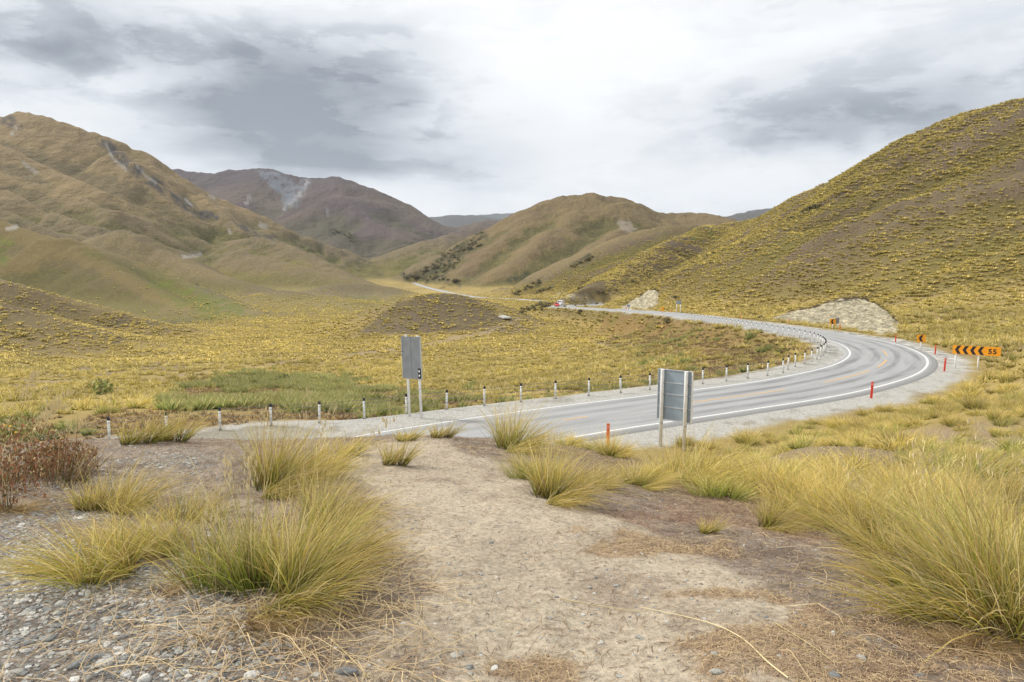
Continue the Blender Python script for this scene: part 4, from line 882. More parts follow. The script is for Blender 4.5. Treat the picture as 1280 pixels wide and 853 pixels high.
wm = front * (RD > 6.3) * (RS > 0) * (1 - sh) * np.clip(grf * 1.0 * sstep(-.5, .1, nC) + inb * .35, 0, 1) * (rr < 170)
x, y, z = scatter_mask(wm, 5200, 5); 
gcell = fbm(x, y, 9, 3, 77) + fbm(x, y, 2.5, 2, 78) * .6
gsel = np.interp(np.hypot(x + 25, y - 80), [0, 30, 60], [-.25, -.05, .35])
scatter('roadside_weeds', [w0, w1], x, y, z, rng.uniform(.5, 1.25, len(x)), (gcell < gsel).astype(int), 'green and russet weeds behind the wire barrier', flat=.8, cat='weeds')

# ---------------------------------------------------------------- river pebbles, loose stones, dry litter
def stone_mesh(name, seed, m, sub=1):
    bm = bmesh.new(); bmesh.ops.create_icosphere(bm, subdivisions=sub, radius=1); g_ = np.random.default_rng(seed)
    ax = g_.uniform(.75, 1.3, 3); ax[2] *= .55; off = g_.uniform(0, 50, 3)
    for v in bm.verts:
        k = 1 + .16 * math.sin(v.co.x * 2.3 + off[0]) + .14 * math.sin(v.co.y * 2.9 + off[1]) + g_.normal(0, .05)
        v.co = Vector((v.co.x * ax[0] * k, v.co.y * ax[1] * k, v.co.z * ax[2] * k))
    me = bpy.data.meshes.new(name); bm.to_mesh(me); bm.free(); me.materials.append(m)
    me.polygons.foreach_set('use_smooth', [sub > 1] * len(me.polygons)); return me
def stone_mat():
    m = bpy.data.materials.new('river_stone'); m.use_nodes = True; t = NT(m.node_tree); oi = t.n('ShaderNodeObjectInfo'); P = t.n('ShaderNodeTexCoord').outputs['Object']
    r = t.n('ShaderNodeValToRGB', i_0=oi.outputs['Random']); e = r.color_ramp.elements; e[0].color = (.17, .175, .18, 1); e[1].color = (.66, .65, .61, 1)
    for p_, c_ in ((.25, (.26, .275, .27)), (.5, (.36, .35, .31)), (.75, (.46, .45, .41))): q = e.new(p_); q.color = (*c_, 1)
    n = t.noise(P, 2.5, 5, .65); k = t.ramp(n, .3, .7, .75, 1.2); c = t.mix(1.0, r.outputs[0], t.n('ShaderNodeCombineColor', i_0=k, i_1=k, i_2=k), 'MULTIPLY')
    t.n('ShaderNodeOutputMaterial', i_0=t.n('ShaderNodeBsdfPrincipled', i_Base_Color=c, i_Roughness=.8, i_Normal=t.n('ShaderNodeBump', i_Height=n, i_Strength=.4, i_Distance=.3))); return m
M_stone = stone_mat()
STM = [stone_mesh('stone', 100 + i, M_stone, 2) for i in range(5)]; PBM = [stone_mesh('pebble', 200 + i, M_stone, 1) for i in range(3)]
STONES = [(614, 679, .024, 'pale round stone on the middle of the dirt path'), (601, 718, .021, 'dark stone left of the middle of the dirt path'), (561, 706, .015, 'small dark stone at the left part of the path'), (737, 735, .021, 'slate grey stone lying in the middle right of the path'),
          (770, 733, .022, 'grey stone beside a pale chip on the path'), (808, 748, .018, 'dark stone near the fallen straw stalk'), (433, 842, .045, 'blue-grey angular stone in the straw at the path edge'), (586, 835, .026, 'oval grey stone at the lower path'),
          (588, 843, .024, 'flat green-grey stone below the oval one'), (618, 837, .026, 'mottled stone at the lower middle of the path'), (571, 820, .032, 'half-buried blue stone at the lower path'), (800, 798, .028, 'tan stone at the lower right of the path'),
          (893, 818, .026, 'pale blue flat stone in the brown dead grass'), (882, 819, .015, 'small chip beside the pale blue flat stone'), (897, 840, .03, 'pinkish lump in the brown dead grass'), (1076, 823, .026, 'white stone on the right of the path'), (1042, 793, .022, 'white pebble above the white stone at right'),
          (1005, 783, .024, 'flat dark stone half under dead grass at right'), (926, 728, .018, 'white fleck of stone at the top right of the path'), (1043, 846, .03, 'cracked white stone at the bottom right'), (130, 831, .045, 'dark block of stone in the pebbles at the lower left'),
          (105, 830, .05, 'flat grey slab among pebbles left of the dark block'), (142, 774, .034, 'dark cracked stone in the pebbles'), (104, 733, .036, 'blue stone at the top of the pebbles under the flattened tussock'), (93, 735, .032, 'dark grey stone leaning on the blue one'), (130, 728, .034, 'white chip at the edge of the flattened tussock'),
          (110, 744, .04, 'broad pale stone in the upper pebbles'), (77, 756, .036, 'grey wedge stone in the left pebbles'), (205, 824, .03, 'brown spotted stone right of the dark block'), (225, 842, .036, 'pale green stone at the bottom of the pebbles'), (316, 845, .04, 'white quartz lump at the bottom edge'),
          (260, 850, .034, 'blue oval pebble at the bottom edge'), (340, 827, .03, 'white and grey stone beside the dead straw'), (275, 835, .03, 'dull green stone near the white quartz lump'), (20, 842, .035, 'grey stone at the lower left corner'), (58, 800, .03, 'buff stone in the left pebbles'),
          (155, 798, .028, 'pale pebble above the dark block'), (180, 850, .035, 'dark oval stone at the bottom edge left of centre'), (35, 765, .032, 'tan flat stone near the left edge'), (240, 806, .026, 'white pebble in the brown litter')]
for k, (px, py, r_, lab) in enumerate(STONES):
    x, y = spot(px, min(py, 852)); o = bpy.data.objects.new('stone', STM[k % 5]); C.objects.link(o); place(o, x, y, rng.uniform(0, 6), -r_ * .12); s_ = r_ * .85; o.scale = (s_, s_ * rng.uniform(.65, 1), s_ * rng.uniform(.6, .9)); tag(o, lab, 'stone')
peb_src = []
for k, (px, py) in enumerate(((60, 845), (170, 770), (90, 790))):
    x, y = spot(px, py); o = bpy.data.objects.new('pebble', PBM[k]); C.objects.link(o); place(o, x, y); o.scale = (.016,) * 3; peb_src.append(tag(o, ['grey pebble at the bottom left corner', 'grey pebble in brown litter right of the pebble bed', 'grey pebble in the middle of the pebble bed'][k], 'pebble'))
pm = front * (rr < 14) * np.clip(grav * 1.6 + .05 + .06 * dirt * sstep(0, .4, nD) + .25 * (1 - dirt) * sstep(.1, .5, nD + nC * .5) * (gx < 0) * (rr < 9), 0, 1) / (.4 + rr * .12)
x, y, z = scatter_mask(pm, 22000, 9); r_ = (rng.lognormal(math.log(.0082), .45, len(x))).clip(.003, .026) * np.where(fbm(x, y, .5, 2, 3) > -1, 1, 1)
gvm = (x + .95 + .55 * (y - 3) < .1); r_ = np.where(gvm, r_, r_ * .62)
scatter('pebbles', peb_src, x, y, z + r_ * .1, r_, rng.integers(0, 3, len(x)), 'grey and pale river pebbles strewn over the dirt', rng.uniform(0, 6, len(x)), .8, cat='pebbles')
def straw_mat():
    m = bpy.data.materials.new('dry_litter'); m.use_nodes = True; t = NT(m.node_tree); a = t.n('ShaderNodeAttribute', attribute_name='rnd').outputs['Fac']
    r = t.n('ShaderNodeValToRGB', i_0=a); e = r.color_ramp.elements; e[0].color = (.10, .065, .045, 1); e[1].color = (.62, .48, .27, 1)
    for p_, c_ in ((.35, (.22, .14, .085)), (.6, (.36, .25, .14)), (.8, (.48, .36, .20))): q = e.new(p_); q.color = (*c_, 1)
    t.n('ShaderNodeOutputMaterial', i_0=t.n('ShaderNodeBsdfPrincipled', i_Base_Color=r.outputs[0], i_Roughness=.8)); return m
M_litter = straw_mat()
def litter(name, x, y, L, w, rlo, rhi, label, seed, lift=.01, ang=None, cat='dry grass', segs=3):
    g_ = np.random.default_rng(seed); n = len(x); a = g_.uniform(0, 2 * np.pi, n) if ang is None else ang; bend = g_.normal(0, .5, n); rows = []
    px_, py_ = x.copy(), y.copy(); hs = g_.uniform(0, 1, n) * lift
    for s in range(segs + 1):
        zz = mesh_h(px_, py_) + .003 + hs * (0.2 + np.sin(np.pi * s / segs) * g_.uniform(.4, 1.6, n)); wd = w * (1 - .6 * s / segs) * .5
        nx, ny = -np.sin(a) * wd, np.cos(a) * wd; rows += [np.stack([px_ - nx, py_ - ny, zz], 1), np.stack([px_ + nx, py_ + ny, zz + wd * .8], 1)]
        px_ = px_ + np.cos(a) * L / segs; py_ = py_ + np.sin(a) * L / segs; a = a + bend / segs
    k = 2 * (segs + 1); co = np.stack(rows, 1).reshape(-1, 3); q = np.array([[2 * s, 2 * s + 1, 2 * s + 3, 2 * s + 2] for s in range(segs)])
    Q = ((np.arange(n) * k)[:, None, None] + q[None]).reshape(-1, 4)
    me = bpy.data.meshes.new(name); me.vertices.add(len(co)); me.vertices.foreach_set('co', co.astype(np.float32).ravel()); me.loops.add(Q.size); me.loops.foreach_set('vertex_index', Q.ravel().astype(np.int32))
    me.polygons.add(len(Q)); me.polygons.foreach_set('loop_start', (np.arange(len(Q)) * 4).astype(np.int32)); me.update(calc_edges=True)
    b = me.attributes.new('rnd', 'FLOAT', 'POINT'); b.data.foreach_set('value', np.repeat(g_.uniform(rlo, rhi, n), k).astype(np.float32)); me.materials.append(M_litter)
    o = bpy.data.objects.new(name, me); C.objects.link(o); return tag(o, label, cat, None, 'stuff')
lm_ = front * (rr < 15) * (1 - .80 * dirt) * (1 - .5 * grav) * (RD > 7) / (.3 + rr * .12)
x, y, z = scatter_mask(lm_, 60000, 31); litter('dry_litter', x, y, rng.uniform(.012, .05, len(x)), .0045, 0, .5, 'short brown stems and leaf litter covering the ground beside the path', 11, .02, segs=1)
x, y, z = scatter_mask(lm_, 42000, 21); litter('dry_litter', x, y, rng.uniform(.02, .12, len(x)), .0038, 0, .8, 'brown twiggy litter and broken straw over the ground beside the path', 1, .022, segs=2)
x, y, z = scatter_mask(front * mat_br * (rr < 9), 9000, 22); litter('dead_grass_mat', x, y, rng.uniform(.02, .08, len(x)), .003, .4, .9, 'matted brown dead grass on the lower right of the path', 2, .014, segs=2)
x, y, z = scatter_mask(front * (rr < 9) * (gx < -.3) * (1 - dirt) * sstep(-2.6, -1.0, gx) / rr, 1500, 23); litter('fallen_straw', x, y, rng.uniform(.15, .5, len(x)), .004, .55, 1.0, 'long pale straws fallen round the left tussocks', 3, .05, segs=5)
x, y, z = scatter_mask(front * (rr < 9) * sstep(1.0, 2.2, gx) * (gy > 3.0) / rr, 420, 24); litter('fallen_straw', x, y, rng.uniform(.15, .45, len(x)), .004, .5, 1.0, 'long pale straws fallen round the right tussocks', 4, .05, segs=5)
print('litter', round(time.time() - T0, 1))

# ---------------------------------------------------------------- made things along the road
def bm_box(bm, sx, sy, sz, loc=(0, 0, 0), rot=None, bev=0.0):
    t_ = bmesh.new(); bmesh.ops.create_cube(t_, size=1.0)
    for v in t_.verts: v.co = Vector((v.co.x * sx, v.co.y * sy, v.co.z * sz))
    if bev: bmesh.ops.bevel(t_, geom=t_.edges[:], offset=bev, segments=2, affect='EDGES', profile=.7)
    bmesh.ops.transform(t_, matrix=Matrix.Translation(loc) @ (rot.to_4x4() if rot else Matrix.Identity(4)), verts=t_.verts)
    me = bpy.data.meshes.new('tmp'); t_.to_mesh(me); t_.free(); bm.from_mesh(me); bpy.data.meshes.remove(me)
def bm_cyl(bm, r, z0, z1, n=14, r2=None, loc=(0, 0), rings=None):
    prof = rings or [(r, z0), (r2 if r2 is not None else r, z1)]
    vs_ = [[bm.verts.new((loc[0] + q * math.cos(2 * math.pi * k / n), loc[1] + q * math.sin(2 * math.pi * k / n), z)) for k in range(n)] for q, z in prof]
    for a, b in zip(vs_, vs_[1:]):
        for k in range(n): bm.faces.new((a[k], a[(k + 1) % n], b[(k + 1) % n], b[k]))
    bm.faces.new(vs_[0][::-1]); bm.faces.new(vs_[-1])
    for l in vs_:
        for v in l: v.tag = True
def done(name, bm, m, parent=None, smooth=False):
    me = bpy.data.meshes.new(name); bmesh.ops.recalc_face_normals(bm, faces=bm.faces); bm.to_mesh(me); bm.free(); me.materials.append(m)
    if smooth: me.polygons.foreach_set('use_smooth', [abs(p.normal.z) < .9 for p in me.polygons])
    o = bpy.data.objects.new(name, me); C.objects.link(o)
    if parent: o.parent = parent
    return o
def poly_plate(name, pts, th, m, parent, y=0.0):
    """a flat plate in the local XZ plane facing -Y"""
    bm = bmesh.new(); a = [bm.verts.new((x, y, z)) for x, z in pts]; f = bm.faces.new(a)
    r = bmesh.ops.extrude_face_region(bm, geom=[f]); 
    for v in [e for e in r['geom'] if isinstance(e, bmesh.types.BMVert)]: v.co.y -= th
    return done(name, bm, m, parent)
def empty(name, x, y, z, rz=0.0, tilt=(0, 0)):
    o = bpy.data.objects.new(name, None); C.objects.link(o); o.location = (x, y, z); o.rotation_euler = (tilt[0], tilt[1], rz); o.empty_display_size = .3; return o
M_wpost = mat('white_post_plastic', (.78, .78, .76), .45, var=.05, scale=9); M_blk = mat('black_rubber', (.025, .025, .028), .6); M_galv = mat('galvanised_steel', (.42, .43, .44), .45, .6, var=.08, scale=20)
M_cable = mat('steel_cable', (.20, .20, .20), .5, .5); M_wpaint = mat('white_post_paint', (.80, .80, .79), .5, var=.06, scale=5); M_signback = mat('blue_grey_aluminium', (.30, .365, .43), .5, .15, var=.06, scale=3)
M_signgrey = mat('grey_aluminium', (.235, .255, .275), .5, .2, var=.07, scale=2.2); M_rail = mat('bright_rail', (.52, .55, .58), .45, .3); M_orange = mat('orange_sheeting', (.95, .38, .012), .5, var=.04); M_black = mat('black_sheeting', (.018, .018, .02), .55)
M_red = mat('red_marker_plastic', (.80, .06, .03), .5, var=.08, scale=12); M_or2 = mat('orange_marker_plastic', (.85, .16, .03), .5, var=.08); M_conc = mat('concrete', (.42, .41, .38), .9, var=.1, scale=8); M_refl = mat('reflector', (.85, .85, .85), .25)
M_blue = mat('blue_grey_post', (.20, .27, .42), .5)

# wire rope barrier: white sleeved posts with black caps, four cables
meas = [(-17.2, 30.2), (-14.6, 31.5), (-12.4, 32.5), (-10.1, 33.4), (-8.0, 34.4), (-5.9, 35.7), (-3.8, 36.8), (-1.8, 37.9), (.2, 38.9), (2.2, 39.9), (4.0, 40.8), (5.9, 41.7), (7.8, 42.7), (9.7, 43.8), (11.5, 44.9), (13.3, 46.0), (15.2, 47.3), (17.0, 48.6), (18.9, 50.0)]
o0 = arc_at(23.0, 49.0) + 1.6; q = []
for s__ in np.arange(o0, arc_at(40, 146), 1.0):
    P_ = np.array([np.interp(s__, CLs, CL[:, k]) for k in range(2)]); N_ = np.array([np.interp(s__, CLs, CLn[:, k]) for k in range(2)]); N_ /= np.linalg.norm(N_); q.append(P_ + N_ * 5.0)
bp = np.array(meas + [tuple(a) for a in q if math.hypot(a[0] - 18.9, a[1] - 50) > 1.2]); bd_ = np.concatenate([[0], np.cumsum(np.linalg.norm(np.diff(bp, axis=0), axis=1))])
ps = np.arange(0, bd_[-1], 2.2); posts = np.stack([np.interp(ps, bd_, bp[:, 0]), np.interp(ps, bd_, bp[:, 1])], 1)
bar = empty('wire_rope_barrier', posts[0, 0], posts[0, 1], 0); tag(bar, 'long wire rope barrier with white black-capped posts curving round the inside of the bend', 'barrier')
PH = 1.06
def post_parts():
    bm = bmesh.new(); bm_cyl(bm, .055, 0.02, PH - .14, 12); a = bm
    bmc = bmesh.new(); bm_cyl(bmc, .06, 0, 0, 12, rings=[(.060, PH - .15), (.062, PH - .02), (.045, PH)])
    bmb = bmesh.new(); bm_cyl(bmb, .0, 0, 0, 12, rings=[(.075, -.02), (.075, .035)]); 
    bmd = bmesh.new(); bm_cyl(bmd, 0, 0, 0, 12, rings=[(.058, .545), (.058, .57)])
    return a, bmc, bmb, bmd
a, b_, c_, d_ = post_parts()
p0 = done('post', a, M_wpost, bar, True); k0 = done('cap', b_, M_blk, p0, True); f0 = done('base_ring', c_, M_blk, p0, True); r0_ = done('cable_clip', d_, M_galv, p0, True)
proto = [p0, k0, f0, r0_]; pz = []
for i, (x, y) in enumerate(posts):
    z = float(mesh_h(x, y)) if y < 140 else float(mesh_h(x, y)); pz.append(z)
    if i == 0: o = p0; 
    else:
        o = p0.copy(); C.objects.link(o); o.parent = bar
        for ch in (k0, f0, r0_): c2 = ch.copy(); C.objects.link(c2); c2.parent = o
    o.location = (x - posts[0, 0], y - posts[0, 1], z - .01); o.rotation_euler = (random.gauss(0, .018), random.gauss(0, .018), random.uniform(0, 3))
ext = [(posts[0, 0] - 4.5, posts[0, 1] - 2.0, -.0)]
for h_ in (.93, .80, .56, .36):
    cu = [(ext[0][0], ext[0][1], float(mesh_h(ext[0][0], ext[0][1])) + .03 + h_ * .06)] + [(x, y, z + h_) for (x, y), z in zip(posts, pz)]
    v = []; f = []; cu = np.array(cu) - np.array([posts[0, 0], posts[0, 1], 0]); tn = np.gradient(cu, axis=0); tn /= np.linalg.norm(tn, axis=1)[:, None]
    for i, (pp, tt_) in enumerate(zip(cu, tn)):
        sd_ = np.array([-tt_[1], tt_[0], 0]); sd_ /= np.linalg.norm(sd_); up_ = np.cross(tt_, sd_); pp = pp + sd_ * (.066 if h_ in (.93, .56) else -.066)
        for k in range(5): a_ = 2 * math.pi * k / 5; v.append(pp + (sd_ * math.cos(a_) + up_ * math.sin(a_)) * .011)
    for i in range(len(cu) - 1):
        for k in range(5): f.append((i * 5 + k, i * 5 + (k + 1) % 5, (i + 1) * 5 + (k + 1) % 5, (i + 1) * 5 + k))
    link_mesh('cable', v, f, M_cable, bar, True)
bm = bmesh.new(); bm_box(bm, .8, .5, .22, (ext[0][0] - posts[0, 0], ext[0][1] - posts[0, 1], float(mesh_h(ext[0][0], ext[0][1])) + .0), Matrix.Rotation(.45, 3, 'Z'), .02); done('anchor_block', bm, M_conc, bar)

# tall grey sign seen from behind, on two white posts, at the pull-off
P_ = WZ(518, 521.5, 0); s1 = empty('tall_road_sign', P_[0], P_[1], float(mesh_h(P_[0], P_[1])), -math.radians(40), (0, -math.radians(2.8)))
tag(s1, 'tall narrow grey road sign seen from behind on two white posts by the pull-off', 'road sign')
for sx in (-.42, .42):
    bm = bmesh.new(); bm_cyl(bm, .062, -.3, 4.03 if sx < 0 else 3.98, 14); po = done('post', bm, M_wpaint, s1, True); po.location = (sx, .075, 0)
    bm = bmesh.new(); bm_cyl(bm, 0, 0, 0, 14, rings=[(.068, 4.03), (.068, 4.07), (.04, 4.09)]); ca = done('post_cap', bm, M_wpaint, po, True); ca.location = (0, 0, 0 if sx < 0 else -.05)
for k, (x0, x1) in enumerate(((-.66, -.012), (.012, .66))):
    bm = bmesh.new(); bm_box(bm, x1 - x0, .02, 2.06, ((x0 + x1) / 2, -.01, 2.97), None, .006); done('panel', bm, M_signgrey, s1)
bm = bmesh.new(); bm_box(bm, .02, .05, 2.06, (0, .02, 2.97)); tag(done('centre_seam', bm, M_rail, s1))
for x_, dx_ in ((-.675, 0), (.675, 0)):
    bm = bmesh.new(); bm_box(bm, .025, .06, 2.09, (x_, .0, 2.97), None, .006); done('edge_channel', bm, M_rail, s1)
for z_ in (2.2, 2.95, 3.75):
    bm = bmesh.new(); bm_box(bm, 1.3, .035, .05, (0, .02, z_)); done('cross_rail', bm, M_rail, s1)
bm = bmesh.new(); bm_box(bm, .16, .012, .48, (.56, -.045, 2.23), None, .02); mk = done('marker_plate', bm, M_black, s1)
for z_ in (2.12, 2.33):
    bm = bmesh.new(); bmesh.ops.create_circle(bm, cap_ends=True, segments=18, radius=.05); bmesh.ops.rotate(bm, verts=bm.verts, matrix=Matrix.Rotation(math.pi / 2, 3, 'X'))
    r = bmesh.ops.extrude_face_region(bm, geom=bm.faces[:]); 
    for v in [e for e in r['geom'] if isinstance(e, bmesh.types.BMVert)]: v.co.y -= .008
    d = done('reflector', bm, M_refl, mk); d.location = (.56, -.052, z_)
bm = bmesh.new(); bm_box(bm, .05, .02, .05, (-.6, -.025, 3.28)); done('bolt', bm, M_blk, s1)

# blue-grey sign back on two thick white posts, near the camera
P_ = WZ(840, 559, 0); s2 = empty('road_sign', P_[0], P_[1], float(mesh_h(P_[0], P_[1])), -math.radians(38), (0, -math.radians(-.6)))
tag(s2, 'road sign seen from behind, blue-grey panel with cross rails on two thick white posts', 'road sign')
bm = bmesh.new(); bm_box(bm, 1.46, .018, 2.02, (0, .10, 2.16), None, .006); done('panel', bm, M_signback, s2)
for sx in (-.52, .52):
    bm = bmesh.new(); bm_cyl(bm, 0, 0, 0, 18, rings=[(.075, -.3), (.075, 3.19), (.07, 3.20)]); po = done('post', bm, M_wpaint, s2, True); po.location = (sx, 0, 0)
    for z_ in (.72, .69): bm = bmesh.new(); bm_cyl(bm, 0, 0, 0, 18, rings=[(.079, z_ + .28), (.079, z_ + .30)]); c = done('post_band', bm, M_galv, po, True); c.location = (0, 0, 0)
for z_ in (2.67, 2.20, 1.66): bm = bmesh.new(); bm_box(bm, 1.44, .035, .045, (0, .0875, z_)); done('cross_rail', bm, M_rail, s2)
for z_ in (3.19, 1.13): bm = bmesh.new(); bm_box(bm, 1.50, .06, .035, (0, .095, z_), None, .008); done('edge_channel', bm, M_rail, s2)
for x_ in (-.745, .745): bm = bmesh.new(); bm_box(bm, .05 if x_ > 0 else .03, .07, 2.06, (x_, .095, 2.16), None, .012); done('edge_channel', bm, M_rail if x_ < 0 else M_wpaint, s2)
for sx in (-.52, .52):
    for z_ in (2.67, 2.20, 1.66): bm = bmesh.new(); bm_box(bm, .19, .03, .035, (sx, -.0, z_)); bm_box(bm, .02, .17, .035, (sx - .088, .04, z_)); bm_box(bm, .02, .17, .035, (sx + .088, .04, z_)); done('clamp', bm, M_galv, s2)

def chevron_pts(x, w, h, t): return [(x + w, h), (x + w - t, h), (x, 0), (x + w - t, -h), (x + w, -h), (x + t, 0)]
# curve board: four chevrons and the advisory speed
P_ = WZ(1192, 456.5, 0); s3 = empty('curve_board', P_[0], P_[1], 0, -math.radians(36)); tag(s3, 'long orange curve board with four black chevrons and 55 beside the bend', 'road sign')
L3, H3, zc3 = 3.02, .66, 1.19
bm = bmesh.new(); bm_box(bm, L3, .02, H3, (L3 / 2 - .12, 0, zc3), None, .004); done('board', bm, M_orange, s3)
for x_ in (.10, 1.55): bm = bmesh.new(); bm_cyl(bm, .06, -.6, 1.40, 14); po = done('post', bm, M_wpaint, s3, True); po.location = (x_, .08, 0)
for k in range(4):
    c = poly_plate('chevron', [(x, z + zc3) for x, z in chevron_pts(.02 + k * .485, .40, H3 / 2 - .02, .22)], .003, M_black, s3, -.012)
fc = bpy.data.curves.new('speed_figures', 'FONT'); fc.body = '55'; fc.size = .50; fc.extrude = .002; fc.offset = .016; fc.space_character = 1.15; fc.materials.append(M_black)
fo = bpy.data.objects.new('speed_figures', fc); C.objects.link(fo); bpy.context.view_layer.update(); fm = bpy.data.meshes.new_from_object(fo); bpy.data.objects.remove(fo); fm.name = 'speed_figures'; fo = bpy.data.objects.new('speed_figures', fm); C.objects.link(fo); fo.parent = s3; fo.location = (2.12, -.0145, zc3 - .18); fo.rotation_euler = (math.pi / 2, 0, 0)

def single_chevron(px, py, z, yaw, bw, hgt, label):
    P_ = WZ(px, py, z); zg = float(mesh_h(P_[0], P_[1])); e = empty('chevron_sign', P_[0], P_[1], zg, yaw); tag(e, label, 'road sign')
    bm = bmesh.new(); bm_box(bm, bw, .02, bw * .95, (0, -.06, hgt), None, .01); done('board', bm, M_orange, e)
    poly_plate('chevron', [(x, q_ + hgt) for x, q_ in chevron_pts(-bw * .3, bw * .52, bw * .40, bw * .3)], .004, M_black, e, -.074)
    bm = bmesh.new(); bm_cyl(bm, .06, -.4, hgt + bw * .3, 12); done('post', bm, M_wpaint, e, True); return e
single_chevron(1151, 433, -.3, -math.radians(22), .76, 1.12, 'orange board with one black chevron on a white post at the outside of the bend')
e4 = single_chevron(1040.5, 409, -1.3, -math.radians(12), .84, 1.1, 'small orange chevron sign in front of the pale rock cutting')
P_ = WZ(1049, 409, -1.3); e = empty('sign_back', P_[0], P_[1] + .8, float(mesh_h(P_[0], P_[1] + .8)), math.radians(20)); tag(e, 'grey back of a small sign just right of the distant orange chevron', 'road sign')
bm = bmesh.new(); bm_box(bm, .85, .02, .86, (0, 0, 1.25), None, .01); done('panel', bm, M_signgrey, e); bm = bmesh.new(); bm_cyl(bm, .05, -.3, 1.6, 12); po = done('post', bm, M_wpaint, e, True); po.location = (.35, .07, 0)
bm = bmesh.new(); bm_box(bm, .03, .05, .86, (.43, 0, 1.25)); done('edge_channel', bm, M_wpaint, e)

# red and orange edge marker posts
def marker(px, py, z, h, m, label, lean=0.0, grp='edge marker posts'):
    P_ = WZ(px, py, z); zg = float(mesh_h(P_[0], P_[1])); e = empty('marker_post', P_[0], P_[1], zg, random.uniform(-.3, .3), (0, lean)); tag(e, label, 'marker post', grp)
    bm = bmesh.new(); bm_box(bm, .13, .035, h + .1, (0, 0, h / 2 - .05), None, .008); done('blade', bm, m, e)
    bm = bmesh.new(); bm_box(bm, .095, .012, .13, (0, -.024, h - .14), None, .003); done('reflector', bm, mat('marker_reflector', (.95, .30, .22), .3) if 'marker_reflector' not in bpy.data.materials else bpy.data.materials['marker_reflector'], e); return e
marker(1089, 497, 0, .95, M_red, 'red marker post standing on the gravel inside the outer white line at the bend', math.radians(2))
marker(759.5, 558, 0, 1.0, M_or2, 'orange-red marker post half hidden by grass left of the blue-backed sign', math.radians(1))
marker(1180.5, 461, 0, .98, M_red, 'red marker post next to the left leg of the curve board', math.radians(3))
marker(1169, 440, -.3, .86, M_red, 'red marker post between the curve board and the single chevron', math.radians(2))
marker(1119.5, 425.5, -.7, .84, M_red, 'red marker post at the right end of the rock cutting', math.radians(1))
marker(1050, 410, -1.2, .84, M_or2, 'small orange marker post beneath the distant chevron sign')
marker(986.5, 401, -1.7, .82, M_or2, 'tiny orange marker post at the left end of the big rock cutting')
marker(926, 396, -2.4, 1.0, M_or2, 'tiny orange marker post on the far side of the straight')
marker(839.5, 391, -3.6, 1.0, M_or2, 'tiny orange marker post next to the far blue-topped sign')
marker(783, 387, -4.7, 1.2, M_or2, 'tiny orange marker post before the far small cutting')
# far signs
P_ = WZ(848, 392.2, -3.4); e = empty('far_road_sign', P_[0], P_[1], float(mesh_h(P_[0], P_[1])), 0); tag(e, 'far narrow sign on two tall pale posts beyond the straight', 'road sign')
for sx in (-.47, .47): bm = bmesh.new(); bm_cyl(bm, .085, -.3, 3.15, 10); po = done('post', bm, M_wpaint, e, True); po.location = (sx, 0, 0); bm = bmesh.new(); bm_cyl(bm, .095, 2.35, 3.17, 10); done('post_sleeve', bm, M_blue, po, True)
bm = bmesh.new(); bm_box(bm, .8, .04, .75, (0, -.03, 2.78)); done('panel', bm, M_signback, e)
P_ = WZ(828, 391, -3.6); e = empty('warning_sign', P_[0], P_[1], float(mesh_h(P_[0], P_[1])), 0); tag(e, 'tiny bright orange warning sign left of the far two-post sign', 'road sign')
poly_plate('board', [(-.5, 1.35), (-.12, 1.05), (-.5, .72), (-.28, .5), (.28, .5), (.5, .72), (.14, 1.05), (.5, 1.35), (.3, 1.55), (-.3, 1.55)], .03, M_orange, e, -.05); bm = bmesh.new(); bm_cyl(bm, .06, -.4, 1.3, 10); done('post', bm, M_or2, e, True)
P_ = WZ(785.5, 387.5, -4.6); e = empty('small_sign', P_[0], P_[1], float(mesh_h(P_[0], P_[1])), 0); tag(e, 'small blue-grey sign standing before the far rock cutting', 'road sign')
bm = bmesh.new(); bm_box(bm, .75, .04, .7, (0, -.05, 1.35)); done('panel', bm, M_blue, e); bm = bmesh.new(); bm_cyl(bm, .09, -.3, 1.5, 10); done('post', bm, M_galv, e, True)
# pale culvert slab on the flats
P_ = hit(629.5, 397, 50, 900); bm = bmesh.new(); bm_box(bm, 3.0, 5.5, .4, (0, 0, .2), None, .05); o = done('culvert_slab', bm, M_conc); o.location = P_; o.rotation_euler = (.1, 0, .5); tag(o, 'pale concrete slab on the flats right of the round mound', 'concrete slab')

